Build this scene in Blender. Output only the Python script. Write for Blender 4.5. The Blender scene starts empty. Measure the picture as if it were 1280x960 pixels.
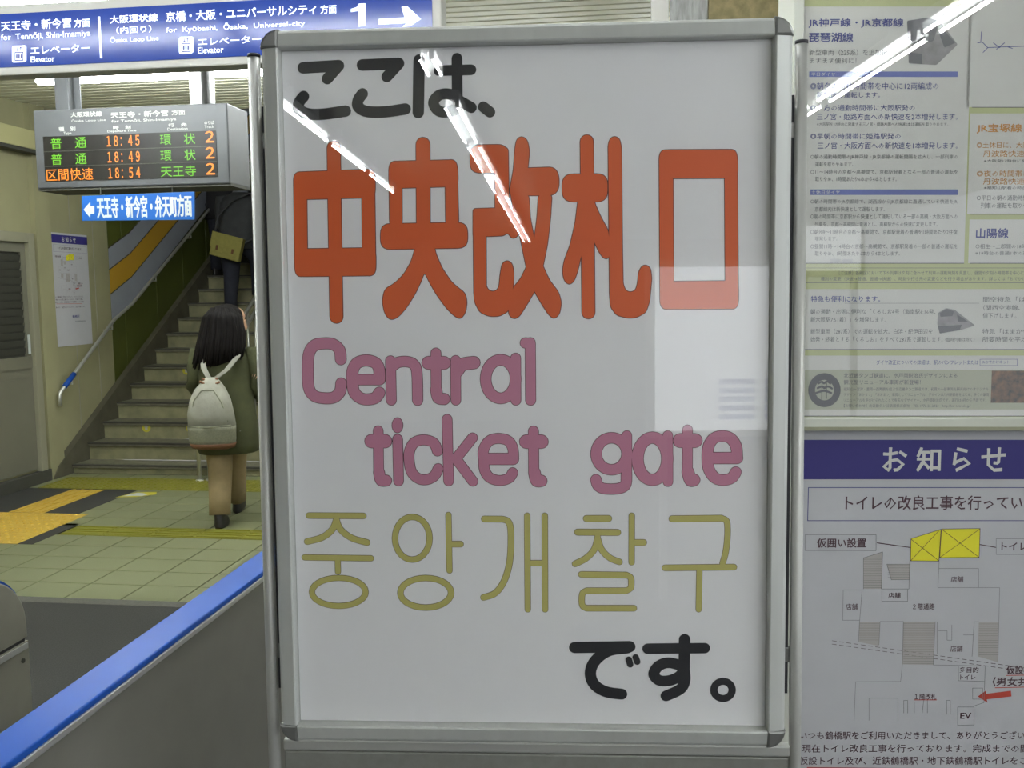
import bpy, bmesh, math, random
from mathutils import Vector, Matrix
from mathutils.geometry import delaunay_2d_cdt
random.seed(7)
D = bpy.data
S = bpy.context.scene
COL = S.collection
R_ = math.radians

# ------------------------------------------------------------------ camera
FPX = 1180.0
YAW, PIT, ROL = R_(7.82), R_(5.8), R_(0.66)
CAM = Vector((0, 0, 1.6))
FW = Vector((-math.sin(YAW)*math.cos(PIT), math.cos(YAW)*math.cos(PIT), -math.sin(PIT)))
R0 = Vector((math.cos(YAW), math.sin(YAW), 0)); U0 = R0.cross(FW)
RT = R0*math.cos(ROL) - U0*math.sin(ROL)
UP = U0*math.cos(ROL) + R0*math.sin(ROL)
cd = D.cameras.new('camera'); cam = D.objects.new('camera', cd); COL.objects.link(cam)
cd.sensor_width = 36; cd.lens = 36*FPX/1280; cd.clip_start = 0.02; cd.clip_end = 100
cam.matrix_world = Matrix.Translation(CAM) @ Matrix((RT, UP, -FW)).transposed().to_4x4()
S.camera = cam
# ------------------------------------------------------------------ world and exposure
w = D.worlds.new('world'); S.world = w; w.use_nodes = True
bg = w.node_tree.nodes['Background']; bg.inputs[0].default_value = (0.90, 0.95, 1.0, 1); bg.inputs[1].default_value = 0.32
S.view_settings.view_transform = 'Standard'; S.view_settings.look = 'None'
S.view_settings.exposure = 2.2; S.view_settings.gamma = 1
TUBE = 18.0
# ------------------------------------------------------------------ projection helpers (measuring the photograph onto real planes)
def ray(x, y): return FW + RT*((x-640)/FPX) - UP*((y-480)/FPX)
class Plane:
    """a plane in the place: origin o, right r, up u, normal n (towards the viewer)"""
    def __init__(s, o, r, u):
        s.o = Vector(o); s.r = Vector(r).normalized(); s.u = Vector(u).normalized(); s.n = s.r.cross(s.u).normalized(); s.u = s.n.cross(s.r)
    def __call__(s, x, y):
        d = ray(x, y); P = CAM + d*((s.o-CAM).dot(s.n)/d.dot(s.n)) - s.o
        return Vector((P.dot(s.r), P.dot(s.u)))
    def mat(s):
        return Matrix.Translation(s.o) @ Matrix((s.r, s.u, s.n)).transposed().to_4x4()
def tilted(o, yaw, lean, roll):
    f = Vector((-math.sin(yaw)*math.cos(lean), math.cos(yaw)*math.cos(lean), -math.sin(lean)))
    r = Vector((math.cos(yaw), math.sin(yaw), 0)); u = r.cross(f)
    return Plane(o, r*math.cos(roll)+u*math.sin(roll), u*math.cos(roll)-r*math.sin(roll))
# ------------------------------------------------------------------ materials
def mat(name, col, rough=0.6, metal=0.0, noise=0.0, nscale=30, bump=0.0, spec=0.5, emit=0.0, col2=None, stretch=None, coat=0, dark=False):
    m = D.materials.new(name); m.use_nodes = True; nt = m.node_tree; b = nt.nodes['Principled BSDF']
    b.inputs['Roughness'].default_value = rough; b.inputs['Metallic'].default_value = metal
    b.inputs['Specular IOR Level'].default_value = spec
    b.inputs['Coat Weight'].default_value = coat; b.inputs['Coat Roughness'].default_value = .05
    b.inputs['Base Color'].default_value = (*col, 1)
    if noise or bump:
        tc = nt.nodes.new('ShaderNodeTexCoord'); n = nt.nodes.new('ShaderNodeTexNoise'); n.inputs['Scale'].default_value = nscale; n.inputs['Detail'].default_value = 6
        src = tc.outputs['Object']
        if stretch:
            mp = nt.nodes.new('ShaderNodeMapping'); mp.inputs['Scale'].default_value = stretch; nt.links.new(src, mp.inputs[0]); src = mp.outputs[0]
        nt.links.new(src, n.inputs['Vector'])
        if noise:
            rp = nt.nodes.new('ShaderNodeValToRGB'); c2 = col2 or tuple(c*(1-noise) for c in col)
            rp.color_ramp.elements[0].color = (*c2, 1); rp.color_ramp.elements[0].position = .3
            rp.color_ramp.elements[1].color = (*col, 1); rp.color_ramp.elements[1].position = .7
            nt.links.new(n.outputs['Fac'], rp.inputs[0]); nt.links.new(rp.outputs[0], b.inputs['Base Color'])
        if bump:
            bp = nt.nodes.new('ShaderNodeBump'); bp.inputs['Strength'].default_value = bump; bp.inputs['Distance'].default_value = .004
            nt.links.new(n.outputs['Fac'], bp.inputs['Height']); nt.links.new(bp.outputs[0], b.inputs['Normal'])
    if dark: b.inputs['Base Color'].default_value = (.01, .01, .01, 1)
    if emit:
        b.inputs['Emission Color'].default_value = (*col, 1); b.inputs['Emission Strength'].default_value = emit
    return m
def glass(name, tint=(1, 1, 1), rough=0.0, f0=.035):
    m = D.materials.new(name); m.use_nodes = True; nt = m.node_tree; nt.nodes.clear()
    o = nt.nodes.new('ShaderNodeOutputMaterial'); mx = nt.nodes.new('ShaderNodeMixShader'); lw = nt.nodes.new('ShaderNodeLayerWeight'); lw.inputs[0].default_value = .5
    pw = nt.nodes.new('ShaderNodeMath'); pw.operation = 'POWER'; pw.inputs[1].default_value = 5; ma = nt.nodes.new('ShaderNodeMath'); ma.operation = 'MULTIPLY_ADD'; ma.inputs[1].default_value = 1-f0; ma.inputs[2].default_value = f0
    nt.links.new(lw.outputs['Facing'], pw.inputs[0]); nt.links.new(pw.outputs[0], ma.inputs[0])
    t = nt.nodes.new('ShaderNodeBsdfTransparent'); t.inputs[0].default_value = (*tint, 1); g = nt.nodes.new('ShaderNodeBsdfGlossy'); g.inputs['Roughness'].default_value = rough
    nt.links.new(ma.outputs[0], mx.inputs[0]); nt.links.new(t.outputs[0], mx.inputs[1]); nt.links.new(g.outputs[0], mx.inputs[2]); nt.links.new(mx.outputs[0], o.inputs[0])
    return m
M = dict(
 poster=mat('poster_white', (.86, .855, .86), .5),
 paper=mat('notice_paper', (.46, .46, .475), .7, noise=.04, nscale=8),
 red=mat('print_red', (.74, .12, .022), .5), pink=mat('print_pink', (.58, .23, .34), .5), yellow=mat('print_olive_yellow', (.55, .50, .15), .5),
 black=mat('print_black', (.018, .018, .022), .5), line=mat('print_outline', (.05, .02, .02), .6),
 navy=mat('print_navy', (.065, .075, .25), .6), violet=mat('print_violet', (.027, .021, .165), .6), bluebar=mat('print_blue_bar', (.14, .17, .42), .6),
 grey=mat('print_grey', (.14, .14, .15), .6), lgrey=mat('print_light_grey', (.17, .165, .165), .7), brown=mat('print_dark_brown', (.07, .03, .04), .6),
 orange=mat('print_orange', (.55, .25, .06), .6), yel=mat('print_bright_yellow', (.72, .66, .02), .6), redarrow=mat('print_red_arrow', (.45, .05, .03), .6),
 green=mat('poster_pale_green', (.47, .50, .25), .6, noise=.05, nscale=5), pgrey=mat('poster_grey_green', (.40, .41, .31), .6), panel=mat('poster_panel_white', (.60, .60, .56), .6, noise=.04, nscale=6),
 hatch=mat('print_hatch', (.38, .355, .335), .7),
 alu=mat('brushed_aluminium', (.56, .57, .54), .42, .2, noise=.1, nscale=40, stretch=(1, .03, 1)),
 alu_cap=mat('corner_cap_metal', (.22, .22, .21), .3, .5), alu_dark=mat('pole_aluminium', (.46, .46, .43), .42, .35), plastic_black=mat('black_plastic', (.02, .02, .025), .5),
 lowpanel=mat('stand_panel_grey', (.28, .28, .25), .5, .3, noise=.15, nscale=60),
 steel=mat('barrier_steel', (.28, .27, .235), .36, .4, noise=.08, nscale=12), steel_l=mat('gate_steel', (.36, .35, .29), .4, .4, noise=.1, nscale=12), edge=mat('bright_edge', (.8, .8, .8), .3, .8),
 bluecap=mat('blue_cap', (.012, .075, .36), .42, 0, noise=.1, nscale=10, spec=.16),
 signblue=mat('overhead_blue', (.014, .04, .23), .12, spec=.16, emit=.07), signhouse=mat('sign_housing', (.46, .45, .40), .5), white_l=mat('backlit_white', (.75, .88, 1), .35, emit=.25),
 subblue=mat('enamel_blue', (.008, .10, .38), .4), subwhite=mat('enamel_white', (.50, .53, .50), .4),
 board=mat('led_board_grey', (.078, .082, .084), .5, noise=.05, nscale=20), screen=mat('led_screen', (.012, .011, .009), .3), ledg=mat('led_green', (.16, .55, .012), .5, emit=.36, dark=True), ledo=mat('led_orange', (1.0, .27, .008), .5, emit=.36, dark=True), boardtext=mat('board_lettering', (.40, .40, .37), .6),
 wall=mat('wall_beige', (.31, .295, .16), .75, noise=.14, nscale=3, bump=.2), wall2=mat('wall_plain', (.30, .29, .22), .8, noise=.1, nscale=3),
 gpanel=mat('green_wall_panel', (.075, .09, .012), .45, noise=.12, nscale=4), stripe_w=mat('painted_grey_stripe', (.28, .30, .34), .5, noise=.08, nscale=6), stripe_o=mat('painted_ochre_stripe', (.45, .26, .02), .5), stripe_l=mat('painted_dark_line', (.05, .045, .02), .6),
 duct=mat('duct_paint', (.42, .40, .20), .5), door=mat('door_grey', (.16, .155, .11), .55, noise=.1, nscale=3), doorframe=mat('door_frame_paint', (.26, .25, .17), .55), louver=mat('louver_dark', (.045, .045, .035), .5),
 base=mat('plinth_dark', (.06, .06, .045), .7, noise=.2, nscale=10),
 tile=mat('floor_tile_pale', (.19, .20, .108), .42, noise=.14, nscale=160, bump=.1), grout=mat('floor_grout', (.055, .05, .03), .9, noise=.2, nscale=30),
 asph=mat('grey_floor', (.036, .036, .030), .85, noise=.4, nscale=150, bump=.5), asph2=mat('grey_floor_light', (.10, .098, .08), .8, noise=.3, nscale=60),
 olive=mat('tactile_olive', (.20, .19, .018), .55, noise=.12, nscale=60), tyel=mat('tactile_yellow', (.52, .34, .045), .55, noise=.15, nscale=50),
 step=mat('stair_concrete', (.27, .255, .135), .8, noise=.35, nscale=9, bump=.3), tread=mat('stair_tread', (.19, .18, .115), .75, noise=.35, nscale=14, bump=.3), nose=mat('stair_nosing', (.05, .047, .035), .6), skirt=mat('stair_skirt', (.10, .092, .055), .8, noise=.3, nscale=8),
 chrome=mat('rail_steel', (.60, .60, .54), .3, .7), stick=mat('sticker_yellow', (.50, .44, .03), .6), ceil=mat('ceiling_louvre', (.78, .77, .60), .5), ceil2=mat('ceiling_gap', (.22, .21, .14), .7),
 tube=mat('fluorescent_tube', (.92, .97, 1), .3, emit=TUBE), tubehouse=mat('light_housing', (.7, .7, .68), .5),
 stone=mat('pillar_stone', (.28, .23, .11), .9, noise=.45, nscale=35, bump=1.0), stone_g=mat('pillar_stone_grey', (.36, .36, .34), .8, noise=.5, nscale=30, bump=.8, stretch=(3, 3, .5)), offwhite=mat('case_frame_paint', (.52, .53, .46), .5), caseshade=mat('case_shadow_olive', (.26, .26, .17), .5),
 glass=glass('cover_sheet', (.99, .99, .99), 0.0), glass2=glass('case_glass', (.99, .99, .99), 0.0),
 skin=mat('skin', (.50, .29, .17), .55), hair=mat('hair_black', (.008, .006, .005), .65, spec=.15, noise=.5, nscale=80, stretch=(1, 1, .1)), hairb=mat('hair_brown', (.10, .055, .02), .5),
 coat=mat('coat_olive', (.062, .066, .022), .85, noise=.3, nscale=12, bump=.5), trous=mat('trousers_tan', (.27, .20, .095), .85, noise=.2, nscale=14, bump=.5), shoe=mat('shoe_black', (.014, .012, .011), .4),
 pack=mat('backpack_canvas', (.30, .295, .235), .85, noise=.15, nscale=25, bump=.5), packb=mat('backpack_brown', (.14, .06, .022), .7), packl=mat('backpack_lower', (.25, .25, .17), .85, noise=.3, nscale=90),
 jacket=mat('jacket_charcoal', (.045, .047, .047), .85, noise=.25, nscale=12), jeans=mat('jeans_dark', (.018, .02, .032), .85, noise=.3, nscale=20), bag=mat('bag_khaki', (.29, .26, .06), .8, noise=.2, nscale=30), shoeb=mat('shoe_brown', (.30, .15, .04), .6), coatb=mat('coat_black', (.015, .015, .017), .8), collar=mat('collar_grey', (.16, .17, .19), .8),
 photo=mat('print_photo_brown', (.22, .10, .04), .5, noise=.8, nscale=60, col2=(.03, .03, .02)), train=mat('print_train_grey', (.30, .29, .29), .5, noise=.3, nscale=40), traind=mat('print_train_dark', (.13, .13, .14), .5), emblem=mat('print_emblem', (.05, .05, .055), .6),
 cell=mat('timetable_cell_blue', (.45, .50, .75), .5, emit=.35), lightbox=mat('lightbox_white', (.9, .93, .95), .5, emit=.6),
)
# ------------------------------------------------------------------ object helpers
def link(o, parent=None):
    COL.objects.link(o)
    if parent: o.parent = parent
    return o
def tag(o, label=None, cat=None, group=None, kind=None):
    if label: o['label'] = label
    if cat: o['category'] = cat
    if group: o['group'] = group
    if kind: o['kind'] = kind
    return o
def thing(name, label, cat, mw=None, group=None):
    o = D.objects.new(name, None); o.empty_display_size = .1; link(o); tag(o, label, cat, group)
    if mw is not None: o.matrix_world = mw
    return o
class MB:
    """collects shapes, then links them as one mesh object"""
    def __init__(s): s.b = bmesh.new()
    def box(s, x0, x1, y0, y1, z0, z1, bev=0, rot=None):
        vs = [s.b.verts.new((x, y, z)) for x in (x0, x1) for y in (y0, y1) for z in (z0, z1)]
        fs = [s.b.faces.new([vs[i] for i in q]) for q in ((0, 1, 3, 2), (4, 6, 7, 5), (0, 4, 5, 1), (2, 3, 7, 6), (0, 2, 6, 4), (1, 5, 7, 3))]
        if bev: bmesh.ops.bevel(s.b, geom=list({e for f in fs for e in f.edges}), offset=bev, segments=2, affect='EDGES', profile=.5)
        return s
    def prism(s, pts, z0, z1, bev=0, ax='z'):
        def P(a, b, c): return {'z': (a, b, c), 'x': (c, a, b), 'y': (a, c, b)}[ax]
        lo = [s.b.verts.new(P(p[0], p[1], z0)) for p in pts]; hi = [s.b.verts.new(P(p[0], p[1], z1)) for p in pts]
        n = len(pts); f0 = s.b.faces.new(lo[::-1]); f1 = s.b.faces.new(hi); fs = [f0, f1]
        for i in range(n): fs.append(s.b.faces.new((lo[i], lo[(i+1) % n], hi[(i+1) % n], hi[i])))
        bmesh.ops.recalc_face_normals(s.b, faces=fs)
        if bev: bmesh.ops.bevel(s.b, geom=list(f1.edges)+list(f0.edges), offset=bev, segments=2, affect='EDGES', profile=.5)
        return s
    def flat(s, pts, z=0):
        f = s.b.faces.new([s.b.verts.new((p[0], p[1], z)) for p in pts])
        f.normal_update()
        if f.normal.z < 0: f.normal_flip()
        return s
    def tube(s, pts, r, n=10, cap=True):
        pts = [Vector(p) for p in pts]; rs = r if isinstance(r, (list, tuple)) else [r]*len(pts)
        rings = []
        for i, p in enumerate(pts):
            t = (pts[min(i+1, len(pts)-1)] - pts[max(i-1, 0)]).normalized()
            a = t.cross(Vector((0, 0, 1)))
            if a.length < .05: a = t.cross(Vector((0, 1, 0)))
            a.normalize(); b = t.cross(a)
            if rings and a.dot(pa) < 0: a, b = -a, -b
            pa = a
            rings.append([s.b.verts.new(p + (a*math.cos(k*math.tau/n) + b*math.sin(k*math.tau/n))*rs[i]) for k in range(n)])
        s._skin(rings, cap); return s
    def _skin(s, rings, cap=True):
        n = len(rings[0]); fs = []
        for a, b in zip(rings, rings[1:]):
            for k in range(n): fs.append(s.b.faces.new((a[k], a[(k+1) % n], b[(k+1) % n], b[k])))
        if cap: fs.append(s.b.faces.new(rings[0][::-1])); fs.append(s.b.faces.new(rings[-1]))
        bmesh.ops.recalc_face_normals(s.b, faces=fs)
    def loft(s, rings, n=20, cap=True, wob=0.0, p=2.0):
        """rings: (cx, cy, cz, rx, ry) horizontal super-ellipses"""
        out = []
        for i, (cx, cy, cz, rx, ry) in enumerate(rings):
            row = []
            for k in range(n):
                t = k*math.tau/n; c, sn = math.cos(t), math.sin(t)
                q = 1 + wob*math.sin(3*t+i*.9) + wob*.7*math.sin(5*t-i*1.3)
                row.append(s.b.verts.new((cx + rx*q*math.copysign(abs(c)**(2/p), c), cy + ry*q*math.copysign(abs(sn)**(2/p), sn), cz)))
            out.append(row)
        s._skin(out, cap); return s
    def ball(s, c, rx, ry, rz, u=16, v=10):
        r = bmesh.ops.create_uvsphere(s.b, u_segments=u, v_segments=v, radius=1)
        bmesh.ops.transform(s.b, matrix=Matrix.Translation(c) @ Matrix.Diagonal((rx, ry, rz, 1)), verts=r['verts']); return s
    def xf(s, m): bmesh.ops.transform(s.b, matrix=m, verts=s.b.verts[:]); return s
    def mesh(s, name, m, smooth=False):
        me = D.meshes.new(name); s.b.to_mesh(me); s.b.free(); me.materials.append(m)
        if smooth:
            for p in me.polygons: p.use_smooth = True
        return me
    def build(s, name, m, parent=None, smooth=False):
        return link(D.objects.new(name, s.mesh(name, m, smooth)), parent)
def smoothed(o, ang=35):
    md = o.modifiers.new('ws', 'WEIGHTED_NORMAL') if False else None
    return o
def struct(o): o['kind'] = 'structure'; return o
# ---- print: strokes, rounded polygons and text, drawn in photo pixels and mapped by m(x, y) -> plane coordinates
def catmull(P, closed=False, k=6):
    n = len(P); out = []
    for i in range(n if closed else n-1):
        p = [P[(i+j) % n] if closed else P[min(max(i+j, 0), n-1)] for j in (-1, 0, 1, 2)]
        for t in range(k):
            t /= k
            out.append(tuple(.5*((2*p[1][a]) + (-p[0][a]+p[2][a])*t + (2*p[0][a]-5*p[1][a]+4*p[2][a]-p[3][a])*t*t + (-p[0][a]+3*p[1][a]-3*p[2][a]+p[3][a])*t**3) for a in (0, 1)))
    if not closed: out.append(P[-1])
    return out
def roundpoly(P, r):
    out = []; n = len(P)
    for i in range(n):
        p = Vector(P[i][:2]); a = Vector(P[i-1][:2]); b = Vector(P[(i+1) % n][:2])
        da, db = (a-p), (b-p); s0 = p + da.normalized()*min(r, da.length*.5); s1 = p + db.normalized()*min(r, db.length*.5)
        for t in (0, .2, .4, .6, .8, 1): out.append(tuple(s0*(1-t)**2 + p*2*t*(1-t) + s1*t*t))
    return out
def union(polys, z):
    """one clean flat mesh from overlapping outlines"""
    V = []; F = []
    for p in polys:
        if sum(p[i-1][0]*p[i][1]-p[i][0]*p[i-1][1] for i in range(len(p))) < 0: p = p[::-1]
        F.append(list(range(len(V), len(V)+len(p)))); V += [Vector((q[0]*1000, q[1]*1000)) for q in p]
    r = delaunay_2d_cdt(V, [], F, 1, 1e-6)
    def inside(f, src):
        x = sum(r[0][i].x for i in f)/len(f); y = sum(r[0][i].y for i in f)/len(f)
        for k in src:
            p = F[k]; c = False; j = p[-1]
            for i in p:
                a, b = V[i], V[j]
                if (a.y > y) != (b.y > y) and x < (b.x-a.x)*(y-a.y)/(b.y-a.y)+a.x: c = not c
                j = i
            if c: return True
        return False
    return [(v.x/1000, v.y/1000, z) for v in r[0]], [tuple(f) for f, src in zip(r[2], r[5]) if src and inside(f, src)]
def ribbon(Q, h, closed=False, caps=True):
    out = []
    for i, a in enumerate(Q):
        if i+1 < len(Q):
            d = Q[i+1]-a
            if d.length < 1e-7: continue
            d.normalize(); n = Vector((-d.y, d.x))*h
            out.append([a-n, Q[i+1]-n, Q[i+1]+n, a+n])
        if caps: out.append([(a.x + h*math.cos(t*math.tau/16), a.y + h*math.sin(t*math.tau/16)) for t in range(16)])
    return out
def flat_obj(polys, z, name, mt, parent):
    v, f = union(polys, z); me = D.meshes.new(name); me.from_pydata(v, [], f); me.materials.append(mt)
    if me.polygons and me.polygons[0].normal.z < 0: me.flip_normals()
    return link(D.objects.new(name, me), parent)
class Ink:
    def __init__(s, m, z, ox=0, oy=0, k=1): s.m = m; s.z = z; s.ox, s.oy, s.k = ox, oy, k; s.chars = [([], [])]
    def char(s): s.chars.append(([], []))
    def P(s, p): return s.m(s.ox + p[0]*s.k, s.oy + p[1]*s.k)
    def stroke(s, pts, wd, smooth=True, closed=False, rim=False, extra=0.0):
        if smooth and len(pts) > 2: pts = catmull(pts, closed)
        if closed: pts = pts + [pts[0]]
        Q = [s.P(p) for p in pts]
        c = pts[0]; sc = (s.P((c[0]+10, c[1])) - s.P(c)).length/10
        f, o = s.chars[-1]
        if not rim: f += ribbon(Q, wd*sc/2)
        if rim or extra: o += ribbon(Q, (wd/2+(0 if rim else extra))*sc)
    def poly(s, pts, r=0, extra=0.0):
        if r: pts = roundpoly(pts, r)
        s.chars[-1][0].append([s.P(p) for p in pts])
        if extra: s.stroke(list(pts), extra*2, smooth=False, closed=True, rim=True)
    def ell(s, cx, cy, rx, ry, wd=0, extra=0.0):
        P = [(cx+rx*math.cos(t*math.tau/28), cy+ry*math.sin(t*math.tau/28)) for t in range(28)]
        if wd: s.stroke(P, wd, smooth=False, closed=True, extra=extra)
        else: s.poly(P, 0, extra)
    def done(s, parent, fm, om=None, name='lettering', label=None):
        for f, o in s.chars:
            if not f: continue
            q = flat_obj(f, s.z+.0003, name, fm, parent)
            if label: q['label'] = label
            if name in ('map_hatching', 'map_lines', 'map_arrow', 'area_lines', 'red_arrow', 'route_map', 'train_windows', 'pictogram_lines', 'round_emblem', 'box_line', 'yellow_area'): q['kind'] = 'stuff'
            if om: flat_obj(o, s.z, 'outline', om, q)
        return q
QUEUE = []
def text(st, m, box, mt, parent, z=.0006, bold=0.0, name='lettering', res=2, slant=0):
    """queue a line of lettering that fills box = (x0, ytop, x1, ybottom) measured at its left end"""
    QUEUE.append((st, m, box, mt, parent, z, bold, name, res))
def flush_text():
    objs = []
    for q in QUEUE:
        c = D.curves.new('t', 'FONT'); c.body = q[0]; c.resolution_u = q[8]; c.fill_mode = 'FRONT'
        o = D.objects.new('t', c); COL.objects.link(o); objs.append(o)
    bpy.context.view_layer.update(); dg = bpy.context.evaluated_depsgraph_get()
    for o, (st, m, box, mt, parent, z, bold, name, res) in zip(objs, QUEUE):
        me = D.meshes.new_from_object(o.evaluated_get(dg)); me.name = name
        if len(me.vertices) == 0: continue
        xs = [v.co.x for v in me.vertices]; ys = [v.co.y for v in me.vertices]
        ax, bx, ay, by = min(xs), max(xs), min(ys), max(ys)
        x0, yt, x1, yb = box; tl = m(x0, yt); bl = m(x0, yb); tr = m(x1, (yt+yb)/2)
        u0 = (tl[0]+bl[0])/2; u1 = tr[0]; v1 = tl[1]; v0 = bl[1]
        h = bold*(v1-v0) if bold > .004 else 0
        u0 += h; u1 -= h; v0 += h; v1 -= h
        P = [Vector((u0 + (v.co.x-ax)/max(bx-ax, 1e-6)*(u1-u0), v0 + (v.co.y-ay)/max(by-ay, 1e-6)*(v1-v0))) for v in me.vertices]
        if h:
            cnt = {}
            for p in me.polygons:
                for e in p.edge_keys: cnt[e] = cnt.get(e, 0)+1
            polys = [[P[i] for i in p.vertices] for p in me.polygons]
            for (i, j), c in cnt.items():
                if c == 1:
                    a, b = P[i], P[j]; d = b-a
                    if d.length < 1e-7: continue
                    d.normalize(); n = Vector((-d.y, d.x))*h; e = d*h*.6
                    polys.append([a-n-e, b-n+e, b+n+e, a+n-e])
            no = flat_obj(polys, z, name, mt, parent)
            D.meshes.remove(me)
        else:
            for v, q in zip(me.vertices, P): v.co = (q.x, q.y, z)
            me.materials.clear(); me.materials.append(mt)
            for p in me.polygons: p.material_index = 0
            no = D.objects.new(name, me); link(no, parent)
        if abs(yb-yt) < 16 and len(st) > 1: no['kind'] = 'stuff'
    for o in objs:
        c = o.data; D.objects.remove(o); D.curves.remove(c)
def rect(m, x0, y0, x1, y1, mt, parent, z, name, thick=0):
    a = m(x0, y0); b = m(x1, y1); mb = MB()
    if thick: mb.box(min(a[0], b[0]), max(a[0], b[0]), min(a[1], b[1]), max(a[1], b[1]), z-thick, z)
    else: mb.flat([(a[0], a[1]), (a[0], b[1]), (b[0], b[1]), (b[0], a[1])], z)
    return mb.build(name, mt, parent)

# ================================================================== THE SETTING
XW = -5.08; ZC = 3.2
floor = struct(MB().box(-7, 6, -14, 8.0, -.2, -.012).build('floor', M['grout']))
MB().box(-7, 6, -14, 4.40, -.012, 0).build('dark_floor_area', M['asph'], floor)
MB().box(-7, 6, 4.40, 4.478, -.012, .001).build('border_strip', M['asph2'], floor)
MB().box(-5.3, -4.06, 5.98, 7.08, -.012, 0).build('dark_floor_area', M['asph'], floor)
MB().box(-5.3, -3.87, 5.454, 5.98, -.012, 0).build('dark_floor_area', M['asph'], floor)
TX, TY = .317, .243
def tile_mesh(w_, h_, m): return MB().box(.004, w_-.004, .004, h_-.004, -.012, 0, bev=.0012).mesh('floor_tile', m)
tm = {}
def put_tile(x, y, w_, h_, kind='tile'):
    key = (round(w_, 4), round(h_, 4), kind)
    if key not in tm:
        if kind == 'tile': tm[key] = tile_mesh(w_, h_, M['tile'])
        else:
            mb = MB().box(.002, w_-.002, .002, h_-.002, -.012, .001)
            if kind.startswith('dot'):
                nx = max(2, round(w_/.06)); ny = max(2, round(h_/.06))
                for i in range(nx):
                    for j in range(ny):
                        cx, cy = (i+.5)*w_/nx, (j+.5)*h_/ny
                        mb.loft([(cx, cy, .001, .014, .014), (cx, cy, .006, .008, .008)], n=6)
            else:
                vert = kind.startswith('barY')
                L = w_ if vert else h_; nb = 4
                for i in range(nb):
                    c = (i+.5)*L/nb
                    if vert: mb.box(c-.012, c+.012, .012, h_-.012, .001, .006)
                    else: mb.box(.012, w_-.012, c-.010, c+.010, .001, .006)
            tm[key] = mb.mesh('tactile_tile', M['tyel' if kind.endswith('_y') else 'olive'])
    o = D.objects.new('floor_tile' if kind == 'tile' else 'tactile_tile', tm[key]); link(o, floor); o.location = (x, y, 0)
    return o
for j in range(5):
    for i in range(-4, 13):
        x, y = -3.333+i*TX, 4.48+j*TY
        if j >= 4 and x < -3.96: continue
        put_tile(x, y, TX, TY)
for i in range(-1, 9): put_tile(-3.85+.317*i+.317, 5.70, .317, .23, 'barX')
for j in range(5):
    for i in range(0, 11):
        x = -3.85+i*.317; h = .232
        put_tile(x, 5.93+j*h, .317, h)
for j in range(5): put_tile(-4.06, 5.93+j*.232, .21, .232)
put_tile(-3.87, 5.454, .22, .243)
for j in range(2):
    for i in range(0, 10): put_tile(-4.95+i*.3, 7.09+j*.222, .3, .222, 'dot')
for i in range(-1, 10): put_tile(-4.95+i*.317-.1, 7.536, .317, .164)
for i in range(1): put_tile(-5.07, 7.09, .118, .444)
for j in range(3): put_tile(-4.62, 6.26+j*.263, .29, .263, 'barY_y')
for j in range(3):
    for i in range(4): put_tile(-5.06+i*.272, 5.45+j*.268, .272, .268, 'dot_y')
# worn arrow decal on the floor
flm = lambda x, y: (lambda d: Vector(((CAM+d*(-1.6/d.z)).x, (CAM+d*(-1.6/d.z)).y)))(ray(x, y))
dec = thing('floor_decal', 'worn white and yellow arrow sticker on the tiles near the staircase', 'sticker', Matrix.Translation((0, 0, .0006)))
MB().flat([(-4.09, 6.80), (-4.02, 6.99), (-3.86, 7.02), (-3.82, 6.93), (-3.93, 6.82)], 0).build('yellow_backing', M['stick'], dec)
MB().flat([(-4.06, 6.83), (-4.0, 6.97), (-3.93, 6.97), (-3.95, 6.93), (-3.88, 6.93), (-3.9, 6.86), (-3.97, 6.86)], .0005).build('arrow', M['subwhite'], dec)

ceiling = struct(MB().box(-5.4, 6, -14, 8.0, ZC, ZC+.15).build('ceiling', M['ceil2']))
mb = MB()
for i in range(58): mb.box(-5.3, 5.5, 2.2+i*.1, 2.2+i*.1+.075, ZC-.03, ZC+.001)
mb.build('ceiling_rib', M['ceil'], ceiling)['kind'] = 'stuff'
struct(MB().prism([(7.98, ZC), (17, ZC+5.43), (17, ZC+5.6), (7.98, ZC+.16)], -5.3, -2.0, ax='x').build('ceiling_stair', M['ceil2']))
wl = struct(MB().box(XW-.2, XW, -14, 8.55, -.05, ZC+.02).box(XW-.2, XW-.012, 8.55, 17, -.05, 9).build('wall_left', M['wall']))
# green panels beside the stairs
ys = [8.55, 8.80, 9.44, 10.04, 10.64, 11.24, 11.84, 12.44, 13.04, 13.64]
for a, b in zip(ys, ys[1:]):
    MB().box(XW-.012, XW, a+.004, b-.004, 0, 6.5, bev=.002).build('wall_panel', M['gpanel'], wl)
def zs(z0, Y): return z0 + .43*(min(Y, 8.95)-8.55) + .615*max(Y-8.95, 0)
def stripe(z0, z1, mt, name, lift):
    P = [(8.555, zs(z0, 8.555)), (8.95, zs(z0, 8.95)), (13.6, zs(z0, 13.6)), (13.6, zs(z1, 13.6)), (8.95, zs(z1, 8.95)), (8.555, zs(z1, 8.555))]
    return MB().prism(P, XW, XW+lift, ax='x').build(name, mt, wl)
stripe(1.825, 2.02, M['stripe_w'], 'painted_stripe', .003); stripe(1.59, 1.815, M['stripe_o'], 'painted_stripe', .003)['label'] = 'ochre painted stripe'
stripe(1.34, 1.58, M['stripe_w'], 'painted_stripe', .003)
for z in (2.02, 1.815, 1.58, 1.33): stripe(z, z+.012, M['stripe_l'], 'painted_line', .004)
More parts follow.
